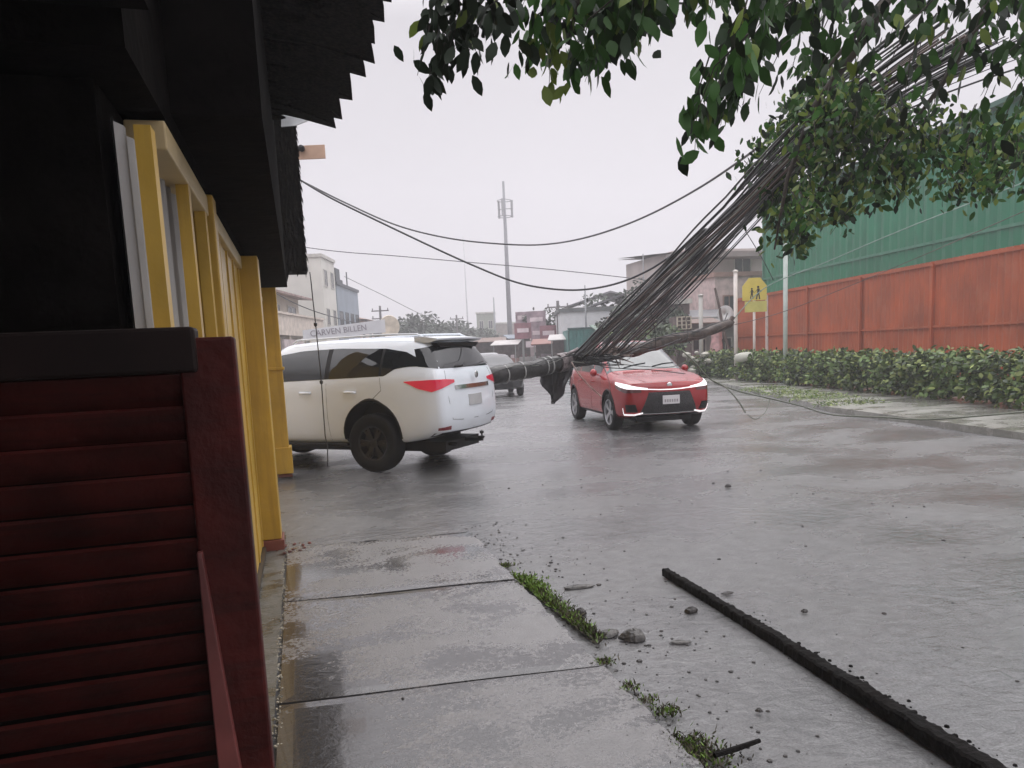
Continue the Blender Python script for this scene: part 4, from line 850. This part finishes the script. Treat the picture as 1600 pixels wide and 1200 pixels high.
b = MB(); b.box(0, 1.6, 0, 6, 7.7, 9.0); b.box(2.2, 5.0, .5, 5, 7.7, 8.4); b.box(5.6,5.7,.2,.3,7.65,9.2); b.build('roof_room', mat('dark_trim', (.06,.07,.08), .6), root)
block('peach_house', 'peach coloured low house with a brown roof beyond the blue grey block', along(LAT, 73), RZ, 18, 8, 5.3, peach, 5, 2, z0=.9, dz=2.4, ww=1.3, wh=1, roof='shed', roof_m=mat('brown_roof', (.16,.11,.09), .6))
block('green_grey_house', 'small green grey house at the end of the left row', along(LAT, 94), RZ, 7, 7, 5.4, greengrey, 2, 2, z0=.9, dz=2.5)
# white banner board behind the white car
bn = thing('banner_board', 'white shop board with faded grey lettering above the white vehicle roof', 'sign', (0,0,0))
a_, c_ = at(474, 522, 24), at(602, 511, 25.5); dv = (c_-a_); rzb = atan2(dv.y, dv.x); bn.location = a_; bn.rotation_euler.z = rzb
Lb = dv.xy.length; b = MB(); b.prism([(0,-.18),(Lb,-.02),(Lb,.42),(0,.12)], .06); b.build('panel', mat('banner_white', (.62,.62,.64), .5, var=.05), bn)
text('CARVEN BILLEN', .27, mat('faded_letter', (.27,.25,.28), .6), bn, Matrix.Translation((Lb*.42, -.006, .075)) @ Matrix.Rotation(-.085, 4, 'Y') @ Matrix.Rotation(radians(90), 4, 'X'))
for x in (.15, Lb-.15): b = MB(); b.box(x-.04, x+.04, .065, .13, -a_.z, .1); b.build('post', greywall, bn)
ds = thing('disc_sign', 'round pale disc sign at the right end of the white shop board', 'sign', at(609, 510, 27), rzb); b = MB(); b.lathe([(.001,0),(.38,0),(.40,.03),(.38,.08),(.001,.08)], 28, 'y'); b.build('disc', mat('disc_cream', (.62,.55,.46), .5, var=.2, vs_=3), ds, smooth=False)
b = MB(); b.tube([(0,.12,-ds.location.z),(0,.12,.0)], .04, 8); b.build('post', greywall, ds)
# right-hand cluster
RF = -AX
def lo(px_, d): p = at(px_, 546, d); return Vector((p.x, p.y, -.02))
def hz(y, d, px_=800): return at(px_, y, d).z
block('white_house', 'white low house with a flat grey roof edge behind the green container', lo(878, 52), RF, 6.0, 6, hz(487,52,900), mat('white_render', (.60,.61,.62), .7, var=.06), 2, 1, z0=1.6, ww=1.0, roof='parapet', trim=mat('slate_edge', (.12,.13,.13), .6))
block('grey_gable', 'pale gable roofed house peeking above the flat white one', lo(895, 64), RF, 6.5, 7, hz(480,64,915), cream2, 2, 1, roof='pitched', z0=2.6)
ct = thing('container', 'teal corrugated shipping container standing behind the fallen cables', 'container', lo(890, 44), RF)
b = MB(); W_, H_ = 1.75, hz(514,44,905); b.box(0, W_, .06, 5, .05, H_)
for i in range(8): b.box(.08+i*.21, .18+i*.21, 0, .063, .12, H_-.08)
b.build('box', mat('teal_paint', (.05,.19,.17), .5, var=.2, vs_=2), ct)
b = MB(); [b.box(x, x+.07, -.02, .0, .1, H_-.05) for x in (-.07, W_)]; b.box(-.08, W_+.08, -.02, .06, H_, H_+.1); b.build('frame', mat('teal_dark', (.03,.09,.085), .5), ct)
rs = mat('faded_red_sign', (.24,.10,.12), .5, var=.3, vs_=1.5); ps = mat('pink_white_sign', (.62,.52,.54), .5, var=.15, vs_=2); ms = mat('mauve_sign', (.30,.22,.25), .6, var=.3, vs_=2)
signs = [('square mauve and pale shop sign, highest of the cluster', 838, 500, 60, 1.5, 1.4, ms), ('small grey shop sign left of the highest mauve one', 815, 497, 62, 1.0, 1.0, ms), ('red board with a white panel low in the sign cluster', 817, 517, 58, 1.3, 1.2, rs), ('tall mauve board in the middle of the sign cluster', 838, 521, 59, .9, 1.8, ms), ('square red board at the right of the sign cluster', 857, 521, 57, 1.3, 1.2, rs), ('wide pale pink board under the square red one', 848, 537, 56, 2.5, .45, ps)]
for i, (lb, x, y, d, w_, h_, m) in enumerate(signs):
    c = at(x, y, d); t = thing('shop_sign', lb, 'sign', (c.x, c.y, 0), RF, 'shop signs clustered down the street'); b = MB()
    if 'round' in lb: b.lathe([(.001,-.06),(w_/2,-.06),(w_/2,.06),(.001,.06)], 24, 'y', (0,0,c.z))
    else: b.box(-w_/2, w_/2, -.06, .06, c.z-h_/2, c.z+h_/2)
    bo = b.build('board', m, t)
    b = MB(); b.box(-w_*.34, w_*.34, -.08, -.062, c.z-.12, c.z+.2); b.build('face_panel', ps if i != 5 else rs, bo)
    b = MB(); b.box(-.06,.06,.062,.17,-.02,c.z); b.box(-w_*.3,w_*.3,.062,.1,c.z-.05,c.z+.05); b.build('post', greywall, t)
block('pink_shop', 'dull pink shop row below the cluster of signs', lo(800, 66), RF, 6.2, 6, hz(538,66,840), mat('dull_pink_render', (.42,.33,.34), .7, var=.2, vs_=.8), 3, 1, z0=.7, ww=1.2, wh=1.1)
block('brown_row', 'low brown roofed row of stalls at the street end', lo(735, 85), RF, 9.5, 6, hz(533,85,780), mat('brown_render', (.30,.26,.24), .7, var=.3, vs_=.8), 5, 1, z0=.7, ww=1.1, wh=1.0, roof='shed', roof_m=mat('brown_roof', (.16,.11,.09), .6))
block('dim_tower', 'dim green grey block with rounded top on the skyline', lo(747, 120), RF, 2.9, 5, hz(490,120,760), greengrey, 2, 3, z0=2, ww=.6)
block('dim_tower_low', 'dim lower block right of the rounded skyline block', lo(774, 124), RF, 5.2, 5, hz(506,124,790), mat('dim_brown_render', (.33,.28,.26), .8), 3, 2, z0=2, ww=.6)
bt = block('beige_building', 'tall beige building with an overhanging roof behind the bundle of cables', lo(1062, 47), RF+.25, 8.8, 8, hz(388,47,1080)-.1, mat('beige_render', (.50,.43,.41), .8, var=.12, vs_=.5), 3, 3, z0=1.2, dz=2.2, ww=1.1, wh=1.0, roof='shed', roof_m=mat('grey_brown_roof', (.22,.19,.18), .6))
b = MB(); b.box(-.9, 5.5, -1.5, -.003, hz(388,47,1080)-.75, hz(388,47,1080)-.45); b.box(3.6, 7.6, -.5, -.003, 2.0, 4.3); b.box(0, 7.7, -1.2, -.003, 2.55, 2.68); b.build('canopy', mat('grey_brown_roof', (.22,.19,.18), .6), bt)
b = MB(); b.box(-.6,-.45,-1.45,-1.3,0,hz(388,47,1080)-.76); b.build('column', greywall, bt)
block('pinkish_house', 'pinkish two storey house between the beige building and the green wall', lo(1118, 42), RF+.2, 3.3, 5, hz(432,42,1150), mat('pinkish_render', (.55,.42,.40), .8, var=.15), 2, 2, z0=1.2, dz=2.0, ww=.6, wh=.8, trim=mat('brown_trim', (.28,.17,.14), .6))
block('brown_shed', 'dark brown flat roofed shed under the cables', lo(1040, 40), RF, 1.3, 3, hz(469,40,1055)-.2, mat('dark_brown_render', (.12,.085,.08), .7, var=.3), 1, 1, z0=2.0, ww=.5, wh=.5)
block('olive_house', 'olive grey house with stepped roof left of the thick cables', lo(935, 56), RF, 6.6, 6, hz(478,56,960), mat('olive_render', (.30,.31,.26), .8, var=.2), 3, 2, z0=1.1, dz=2.2, ww=1.0, roof='pitched')
block('grey_hut', 'low grey roofed hut behind the splintered pole tip', lo(1072, 38), RF+.1, 2.7, 3, hz(484,38,1100)-.35, greywall, 2, 1, z0=1.0, ww=.6, wh=.7, roof='shed')
vb = thing('vent_block', 'small cream lattice vent block panel above the fallen pole', 'panel', at(1058, 515, 35), RF); vb.scale = (1.4,1.4,1.4); b = MB()
for i in range(4): b.box(i*.15, i*.15+.035, 0, .08, 0, .42)
for i in range(4): b.box(0, .485, .003, .077, i*.13, i*.13+.03)
b.build('lattice', mat('cream_block', (.52,.46,.38), .7), vb); b = MB(); b.box(.0,.5,.09,1.2,-2.1,.43); b.build('backing_wall', mat('dark_brown_render', (.12,.085,.08), .7), vb)
dsh = thing('satellite_dish', 'white round satellite dish above the tip of the fallen pole', 'dish', at(1133, 490, 34), RF); dsh.scale = (1.5,1.5,1.5); b = MB(); b.lathe([(.02,.1),(.14,.07),(.24,.0),(.245,-.012),(.14,.055),(.02,.085)], 24, 'y', closed=True); b.build('bowl', mat('dish_white', (.75,.75,.75), .4), dsh, smooth=True)
b = MB(); b.tube([(0,.1,0),(0,.2,-.3),(0,.2,-2.6)], .025, 6); b.tube([(0,.05,-.2),(0,-.25,0)], .012, 5); b.build('mount', blk, dsh)
pk = thing('pink_tarpaulin', 'bunched pink tarpaulin under the fallen pole behind the hedge', 'tarpaulin', lo(1120, 35), 0); pk.scale = (1.3,1.3,1.05); rows = []
for j in range(10):
    t = j/9; rows.append([((.27-.10*t)*(1+.22*sin(a*4+j))*cos(a), (.24-.1*t)*(1+.2*sin(a*3))*sin(a), .25+1.75*t-.1*sin(a*2)*t) for a in np.linspace(0, 2*pi, 25)])
b = MB(); b.grid(rows); b.add(rows[-1][:-1], [tuple(range(24))]); b.build('cloth', mat('pink_cloth', (.55,.32,.32), .6, var=.25, vs_=5), pk, smooth=True)
def far_pole(label, x, ytop, d, arm=1):
    base = lo(x, d); zt_ = at(x, ytop, d).z; t = thing('utility_pole', label, 'utility pole', base, RF, 'distant utility poles down the street'); b = MB(); b.tube([(0,0,0),(0,0,zt_)], [.15,.10], 8); b.build('shaft', mat('pole_grey', (.16,.15,.15), .7), t)
    for q in range(arm): b = MB(); b.box(-.8,.8,-.06,.06,zt_-.5-q*.7,zt_-.4-q*.7); b.tube([(-.7,0,zt_-.4-q*.7),(-.7,0,zt_-.2-q*.7)], .05, 6); b.tube([(.7,0,zt_-.4-q*.7),(.7,0,zt_-.2-q*.7)], .05, 6); b.build('crossarm', mat('pole_grey', (.16,.15,.15), .7), t)
    return t
far_pole('distant utility pole just right of the red shop signs', 874, 470, 55)
far_pole('distant utility pole in front of the peach house', 598, 478, 70, 2)
far_pole('distant utility pole left of the dim rounded block', 716, 492, 88)
def stall(label, x, d, w_, h_, roofc, wallc, seed):
    r = random.Random(seed); t = thing('street_stall', label, 'stall', lo(x, d), RF+r.uniform(-.2,.2), 'makeshift stalls down the street'); b = MB()
    b.add([(-.2,-.5,h_-.25),(w_+.2,-.5,h_-.25),(w_+.2,1.8,h_+.1),(-.2,1.8,h_+.1),(-.2,-.5,h_-.20),(w_+.2,-.5,h_-.20),(w_+.2,1.8,h_+.15),(-.2,1.8,h_+.15)], [(0,1,2,3),(7,6,5,4),(0,4,5,1),(1,5,6,2),(2,6,7,3),(3,7,4,0)]); b.build('roof', roofc, t)
    b = MB(); b.box(0,w_,.2,1.5,0,.95); b.build('counter', wallc, t); b = MB(); b.box(0,w_,1.4,1.5,.95,h_-.1); b.build('back_wall', mat('dark_brown_render', (.12,.085,.08), .7), t)
    for px_ in (0, w_-.06): b = MB(); b.box(px_,px_+.06,-.4,-.34,0,h_-.26); b.build('post', greywall, t)
    b = MB(); 
    for q in range(7): u = r.uniform(.1,w_-.3); s_ = r.uniform(.12,.3); b.box(u,u+s_,.3+q*.1,.3+q*.1+.09,.953,.953+s_)
    b.build('goods', [ms, ps, rs][seed%3], t)
stc = [mat('stall_blue_grey', (.16,.19,.23), .5), mat('stall_brown', (.17,.11,.09), .6), mat('stall_pale', (.46,.43,.42), .5), mat('stall_rust', (.24,.11,.09), .6), mat('stall_green', (.10,.16,.12), .5)]
for k, (lb, x, d, w_, h_, a, c) in enumerate([('brown roofed stall just right of the rear spoiler', 742, 60, 2.2, 2.5, 1, 2), ('pale roofed stall between the brown roofed and the blue grey stall', 772, 57, 1.7, 2.2, 2, 3), ('blue grey roofed stall left of the pale sign boards', 797, 62, 2.0, 2.7, 0, 2), ('rust roofed stall under the pink board', 835, 50, 1.6, 2.1, 3, 2), ('pale roofed stall left of the green container', 862, 47, 1.1, 2.3, 2, 1),
     ('green roofed stall right of the green container', 935, 43, 1.8, 2.7, 4, 3), ('brown roofed stall behind the thick of the cables', 968, 40, 1.9, 3.0, 1, 2), ('rust roofed stall behind the lower end of the cables', 1005, 39, 1.5, 2.5, 3, 1), ('blue grey roofed stall left of the cream lattice block', 1024, 42, 1.6, 3.5, 0, 3), ('brown roofed stall right of the cream lattice block', 1076, 37, 1.3, 2.7, 1, 3)]):
    stall(lb, x, d, w_, h_, stc[a], stc[c], k)
far_tree('dark olive tree behind the middle of the cables', lo(1000, 41), hz(470,41,1000), 3.4, 46, [hg3, fmat], n=1800, L_=.24)
far_tree('dark bush under the beige building', lo(1050, 39), hz(486,39,1050), 2.6, 47, [hg3, fmat], n=1500, L_=.22)
# roof-edge antennas, masts
def mast(label, px_, ytop, d, r, cat='mast', antennas=False, name='mast', m=None, group=None):
    base = lo(px_, d); zt = at(px_, ytop, d).z; t = thing(name, label, cat, base, 0, group); m = m or mat('galvanised', (.24,.25,.26), .5, metal=.4)
    b = MB(); b.tube([(0,0,0),(0,0,zt*.5),(0,0,zt)], [r, r*.8, r*.45], 10); b.build('pole', m, t, smooth=True)
    if antennas:
        for k in range(3):
            a = k*2.1; b = MB(); b.box(-.14,.14,-.07,.07,-1.1,1.1, M=Matrix.Translation((cos(a)*1.0, sin(a)*1.0, zt-3.4))); b.tube([(0,0,zt-3.4),(cos(a),sin(a),zt-3.4)], .06, 6); b.build('antenna_panel', mat('antenna_grey', (.3,.3,.31), .5), t)
        b = MB(); b.tube([(.9*cos(a), .9*sin(a), zt-4.4) for a in np.linspace(0, 2*pi, 17)], .05, 5); b.tube([(.9*cos(a), .9*sin(a), zt-2.4) for a in np.linspace(0, 2*pi, 17)], .05, 5); b.build('ring_platform', m, t)
    return t
mast('tall cell tower with antenna panels rising above the street', 798, 290, 100, .34, antennas=True, name='cell_tower', cat='cell tower', m=mat('tower_grey', (.20,.20,.22), .5, var=.1))
mast('very faint lattice tower left of the cell tower', 733, 372, 190, .22, name='far_tower', m=mat('haze_paled_metal', (.45,.45,.46), .6))  # metal lightened in colour so the tower fades as in haze
mast('thin pole on the skyline just right of the dim rounded block', 775, 465, 118, .2)
mast('thin antenna above the roofs left of the thick cables', 1008, 398, 50, .07)
mast('short antenna on the flat white house', 917, 446, 50, .09)
# posts on the far pavement
def post(label, px_, ytop, d, r, m, name='post'):
    b0 = at(px_, 570, d); zt = at(px_-2, ytop, d).z; t = thing(name, label, 'post', (b0.x, b0.y, .05), 0, 'slim posts behind the hedge'); b = MB(); b.tube([(0,0,0),(0,0,zt-.1)], r, 10); b.build('pole', m, t, smooth=True); b = MB(); b.lathe([(r*1.3,zt-.1),(r*1.3,zt-.04),(.005,zt-.0)], 10, 'z'); b.build('cap', m, t); b = MB(); b.box(-r*2.2, r*2.2, -r*2.2, r*2.2, 0, .06); b.build('foot', m, t); return t
palepost = mat('pale_post_paint', (.66,.60,.56), .5, var=.1)
post('white post just left of the yellow school sign', 1150, 425, 29, .075, palepost)
post('pale green grey post in front of the green wall', 1227, 385, 25, .075, mat('grey_green_post', (.42,.48,.44), .5))
post('grey post behind the tip of the fallen pole', 1096, 462, 33, .09, mat('grey_post', (.42,.41,.38), .5))
lp = thing('leaning_stick', 'dark stick leaning beside the white satellite dish', 'stick', (0,0,0)); b = MB(); b.tube([at(1117,450,34), at(1124,480,34), at(1130,515,34), at(1142,560,34)], [.05,.06,.06,.07], 6); b.build('stem', mat('dark_stick', (.09,.06,.05), .7), lp)
# yellow school crossing sign
sg = at(1179, 462, 28); ss_ = thing('school_sign', 'yellow pentagonal school crossing sign with two black walking figures', 'sign', (sg.x, sg.y, 0), RF-.1)
ss_.scale = (1.42,1.42,1.42); sw = .31; z_ = sg.z/1.42; fy = mat('faded_yellow_sign', (.62,.50,.09), .45, var=.12, vs_=2)
b = MB(); b.prism([(-sw,z_-.12),(sw,z_-.12),(sw,z_+.25),(.14,z_+.46),(-.14,z_+.46),(-sw,z_+.25)], .02); b.build('sign_plate', fy, ss_)
b = MB(); b.prism([(-sw*.8,z_-.42),(sw,z_-.42),(sw,z_-.14),(-sw*.8,z_-.14)], .02); b.build('lower_plate', mat('yellow_green_sign', (.50,.47,.13), .45), ss_)
for cx, s, flip in ((-.07,.8,1),(.09,1.0,1)):
    b = MB(); z = z_+.02
    b.lathe([(.001,-.010),(.028*s,-.010),(.028*s,-.002),(.001,-.002)], 14, 'y', (cx, 0, z+.20*s))
    for poly_ in ([(-.03,.02),(.03,.02),(.035,.16),(-.02,.165)], [(-.03,.03),(0,.03),(-.03,-.12),(-.06,-.11)], [(0,.03),(.03,.03),(.055,-.11),(.025,-.12)], [(.02,.15),(.035,.13),(.085,.08),(.07,.065)], [(-.02,.15),(-.03,.12),(-.075,.07),(-.06,.10)]):
        b.prism([(cx+p[0]*s, z+p[1]*s) for p in poly_], .007, Matrix.Translation((0,-.009,0)))
    b.build('walking_figure', blk, ss_)
b = MB(); b.tube([(0,.05,0),(0,.05,z_+.3)], .035, 8); b.build('post', palepost, ss_, smooth=True)
# orange fence and green wall
def ribbed(name, a, c, z0, z1, z1b, m, label, cat, step=.25, depth=.05):
    d = (c-a); L_ = d.xy.length; t = thing(name, label, cat, (a.x, a.y, 0), atan2(d.y, d.x)); n = int(L_/step*2); b = MB()
    top = [z1 + (z1b-z1)*i/n for i in range(n+1)]
    b.grid([[(i*L_/n, (depth if i % 2 else 0), z0) for i in range(n+1)], [(i*L_/n, (depth if i % 2 else 0), top[i]) for i in range(n+1)]])
    b.box(0, L_, depth+.01, depth+.12, z0, min(z1, z1b)-.02); b.build('sheet', m, t); return t, L_
fa, fb = lo(1149, 37), gr(1640, 640); fa.z = 0; fb = Vector((fb.x+2.5, fb.y+2.5, 0)); zt = 3.55
orange = mat('orange_sheet', (.38,.085,.03), .6, var=.18, vs_=.9, wet=.1); greenm = mat('green_sheet', (.012,.17,.085), .45, var=.15, vs_=.6, wet=.1)
weather(orange, (.20,.06,.03), .5, (3,3,.35)); weather(orange, (.38,.13,.07), .4, (1.1,1.1,.9), (.55,.62)); weather(greenm, (.015,.07,.045), .6, (2,2,.25)); weather(greenm, (.03,.17,.10), .4, (.9,.9,.7), (.55,.65))
fn, FL_ = ribbed('sheet_fence', fa, fb, .0, zt, zt*1.0, orange, 'faded orange sheet fence behind the hedge', 'fence')
for k in range(5): b = MB(); x = .05+FL_*k/5; b.box(x, x+.09, -.09, -.005, 0, zt*.98); b.build('fence_post', palepost if k < 2 else orange, fn)
b = MB(); b.box(0, FL_, -.04, -.006, zt-.12, zt-.04); b.box(0, FL_, -.04, -.006, 1.7, 1.76); b.build('rail', orange, fn)
b = MB(); b.box(0, FL_, -.05, -.003, .02, .35); b.build('plinth', mat('brick_plinth', (.28,.17,.12), .7, var=.3, vs_=3), fn)
ga = lo(1192, 40); gb = Vector((fb.x+4.0, fb.y+2.0, 0))
gw, GL_ = ribbed('green_hall', ga, gb, .0, 8.2, 8.2, greenm, 'large green sheet clad hall wall rising behind the orange fence', 'building', .5, .06)
b = MB(); b.box(-.05, GL_, .13, 12, 0, 8.1); b.build('hall_body', greenm, gw); b = MB(); b.box(-.3, GL_+.3, -.35, 12.2, 8.2, 8.35); b.build('roof', mat('green_roof', (.03,.10,.07), .5), gw)
b = MB(); b.box(0, GL_, -.03, -.003, 4.6, 4.7); b.box(0,.12,-.03,-.003,0,8.2); b.build('girt', mat('green_trim', (.06,.20,.13), .5), gw)
# trees down the street
for i, (x, d, yt, wd) in enumerate([(630,84,505,5),(655,88,492,6),(690,96,500,7),(722,104,512,7),(752,112,524,6),(604,82,518,4)]):
    far_tree(['dim low tree crown left of the darkest one', 'darkest tall tree crown above the white roof', 'broad dim tree crown on the slope of trees', 'dim tree crown above the rear spoiler', 'smallest dim tree at the end of the tree line', 'dim bush beside the round disc sign'][i], lo(x, d), hz(yt, d, x), wd, 30+i)
far_tree('small dim tree above the red shop signs', lo(857, 62), hz(474,62,857), 2.6, 41, n=900, L_=.3)
far_tree('grey green tree behind the upper left edge of the cables', lo(965, 60), hz(448,60,965), 4.5, 42, n=1500, L_=.35)
far_tree('dark slim tree left of the thick cables', lo(987, 46), hz(440,46,987), 1.6, 43, n=900, L_=.25)
far_tree('olive bush low behind the fallen pole', lo(1030, 34), hz(500,34,1030), 2.6, 44, [hg1,hg3], n=1500, L_=.2)
far_tree('olive bush beside the vent block panel', lo(1000, 38), hz(505,38,1000), 3.0, 45, [hg1,hg3], n=1500, L_=.2)

# ------------------------------------------------------------------ foreground things
beamm = mat('wet_rotten_timber', (.006,.005,.0045), .75, var=.5, vs_=9, bump=1, bscale=26, wet=.1, spec=.12)
tb_ = thing('timber_beam', 'long dark rotten timber beam lying on the wet road', 'beam', (0,0,0))
a0, a1 = gr(1040, 897), gr(1283, 1048); dv = (a1-a0); a2 = a1 + dv.normalized()*1.1; n = 140; rows = []; r = random.Random(2); sd_ = Vector((-dv.y, dv.x, 0)).normalized()
for i in range(n+1):
    t = i/n; c = a0.lerp(a2, t) + sd_*.006*sin(5*t); hw = (.026 + .016*t)*(1+r.uniform(-.10,.10)); hh = .040+.020*t+r.uniform(-.006,.006)
    rows.append([tuple(c + sd_*x*hw + Vector((0,0,z))) for x, z in ((-1,-.01),(-1.0,hh*.8),(-.75,hh),(.0,hh*(1+r.uniform(-.06,.06))),(.8,hh*.97),(1.0,hh*.75),(1,-.01))])
b = MB(); b.grid(rows); b.add(rows[0], [(0,1,2,3,4,5,6)]); b.add(rows[-1], [(0,1,2,3,4,5,6)]); b.build('timber', beamm, tb_)
b = MB()
for i in range(0, 260): 
    c = a0.lerp(a2, .35+.65*r.random()) - sd_*(.03+abs(r.gauss(0,.045)))*(-1 if sd_.x < 0 else 1)*-1; s = r.uniform(.003,.013); b.lathe([(.001,-.002),(s,0),(s*.8,s*.7),(.001,s)], 6, 'z', tuple(c))
b.build('crumbs', beamm, tb_)
st_ = tag(MB().tube([gr(1116,1180,.02), gr(1150,1170,.02), gr(1187,1157,.02)], [.011,.012,.009], 6).build('stick', beamm, None), 'short dark stick on the road by the pavement edge hole', 'stick')
stone_m = mat('wet_stone', (.10,.095,.09), .4, var=.5, vs_=18, bump=.7, bscale=30, wet=.15)
stone_d = mat('dark_wet_stone', (.035,.03,.028), .4, var=.4, vs_=18, bump=.6, bscale=30)
def stone(label, x, y, rx, ry, h, m=stone_d, seed=0, name='stone', group='loose stones on the wet ground', cat='stone'):
    r = random.Random(seed); c = gr(x, y, .0); b = MB(); rows = []
    for j in range(6):
        ph = pi/2*j/5; rows.append([(rx*cos(ph)*cos(a)*(1+.16*sin(3*a+seed)+r.uniform(-.06,.06)), ry*cos(ph)*sin(a)*(1+.14*sin(2*a+seed)+r.uniform(-.06,.06)), h*sin(ph)*(1+r.uniform(-.1,.1)) - .006) for a in np.linspace(0, 2*pi, 13)[:-1]]); rows[-1].append(rows[-1][0])
    b.grid(rows); o = b.build(name, m, None, smooth=False, loc=(c.x, c.y, c.z), rotz=r.uniform(-.4,.4)); return tag(o, label, cat, group)
stone('dark stone between the pavement edge and the timber beam', 1080, 955, .042, .03, .035, seed=1)
stone('small dark stone far out on the wet road', 1137, 760, .035, .03, .035, seed=2)
stone('dark stone on the mossy pavement edge', 906, 958, .04, .03, .04, seed=3)
stone('small dark stone alone on the road near the lower right', 1186, 1109, .016, .014, .014, seed=4)
stone('tiny stone beside the small lower right one', 1200, 1110, .010, .008, .008, seed=5)
stone('flat dark flake on the road right of the timber beam', 1137, 926, .045, .02, .012, seed=6)
stone('small stone close to the right edge of the road', 1257, 955, .02, .018, .02, seed=7)
stone('flat dark crust at the end of the moss strip', 902, 917, .11, .035, .022, stone_m, 8)
stone('brown crumb patch on the road below the concrete chunk', 1062, 1002, .06, .025, .012, stone_m, 9)
stone('small leafy crumb at the bottom edge of the pavement slab', 666, 1192, .018, .010, .012, seed=10)
stone('broken concrete chunk lying beside the moss', 990, 996, .075, .05, .055, stone_m, 11, 'rubble_chunk', None, 'rubble')
stone('flatter broken concrete piece beside the larger chunk', 950, 990, .075, .045, .03, stone_m, 12, 'rubble_chunk', None, 'rubble')
# grit stuff
V = MB(); r = random.Random(12)
for k in range(620):
    if r.random() < .55: x, y = 1.38+abs(r.gauss(0,.35)), r.uniform(2.2, 7)
    else: x, y = r.uniform(-.2, 6), r.uniform(2, 9)
    z = .02 if x < 1.37 else road_z(x, y)+.001
    if x < 1.37 and r.random() < .75: continue
    s = abs(r.gauss(0,.0045))+.002; V.lathe([(s*1.2,-.001),(s,s*.5),(.0005,s*.8)], 5, 'z', (x, y, z))
tag(V.build('grit', stone_d, None), 'fine grit scattered on the wet road and slabs', 'grit', kind='stuff')
# moss and weeds along the slab edge
V, Fc, MI = [], [], []; 
for k in range(2600):
    t = r.random()**1.3; c = gr(812, 905).lerp(gr(935, 1000), t); wd = .03+.06*(1-t)*r.random()
    p = c + Vector((abs(r.gauss(0,wd))-.03, r.gauss(0,.06), .004)); leaf(V, Fc, MI, p, Vector((r.gauss(0,.6), r.gauss(0,.6), .7)), Vector((r.gauss(0,1), r.gauss(0,1), .5)), r.uniform(.015,.05), .011, 0 if r.random() < .85-.5*t else 1)
for (x, y, n_, s) in ((985,1075,90,.03),(1040,1113,160,.04),(1070,1165,500,.06),(1100,1185,500,.07),(945,1035,120,.03),(1012,1095,80,.03),(790,885,200,.03)):
    for k in range(n_):
        p = gr(x, y) + Vector((r.gauss(0,s), r.gauss(0,s*.8), .0)); leaf(V, Fc, MI, p, Vector((r.gauss(0,.6), r.gauss(0,.6), .8)), Vector((r.gauss(0,1), r.gauss(0,1), .5)), r.uniform(.012,.035), .008, 0 if r.random() < .35 else 1)
me = bpy.data.meshes.new('moss'); me.from_pydata(V, [], Fc); me.materials.append(mat('bright_moss', (.13,.22,.03), .6, var=.3)); me.materials.append(mat('brown_moss', (.07,.06,.035), .7, var=.3)); me.polygons.foreach_set('material_index', MI)
o = bpy.data.objects.new('moss', me); COL.objects.link(o); tag(o, 'green moss and weeds along the broken slab edge', 'moss', kind='stuff')
# pale crumbs along the gutter crack
b = MB()
for k in range(420):
    y = r.uniform(2.4, 7.0); c = Vector((-.228+r.gauss(0,.010)+.015*sin(y*4), y, .014)); s = r.uniform(.002,.007); b.lathe([(s,-.004),(s*.9,s*.4),(.0005,s*.7)], 5, 'z', tuple(c))
tag(b.build('gutter_crumbs', mat('pale_crumb', (.38,.35,.28), .7, var=.4, vs_=30), None), 'pale crumbs filling the crack beside the slabs', 'crumbs', kind='stuff')
b = MB()
for k in range(16): 
    c = gr(425+r.uniform(-20,60), 855+r.uniform(-8,10), .02); s = r.uniform(.006,.02); b.lathe([(s,-.006),(s*.9,s*.5),(.001,s*.8)], 6, 'z', tuple(c))
tag(b.build('tile_fragments', tile, None), 'broken red tile crumbs at the foot of the yellow pier', 'crumbs', kind='stuff')

# ------------------------------------------------------------------ rain haze
hm = bpy.data.materials.new('rain_haze'); hm.use_nodes = True; t = hm.node_tree; t.nodes.clear()
pv = t.nodes.new('ShaderNodeVolumePrincipled'); pv.inputs['Color'].default_value = (.96,.95,.98,1); pv.inputs['Density'].default_value = .0029; pv.inputs['Anisotropy'].default_value = .2
om = t.nodes.new('ShaderNodeOutputMaterial'); t.links.new(pv.outputs[0], om.inputs['Volume'])
b = MB(); b.box(-70, 110, -12, 215, -1.2, 46); o = b.build('haze', hm, None); tag(o, 'pale rain haze filling the street', 'haze', kind='stuff')
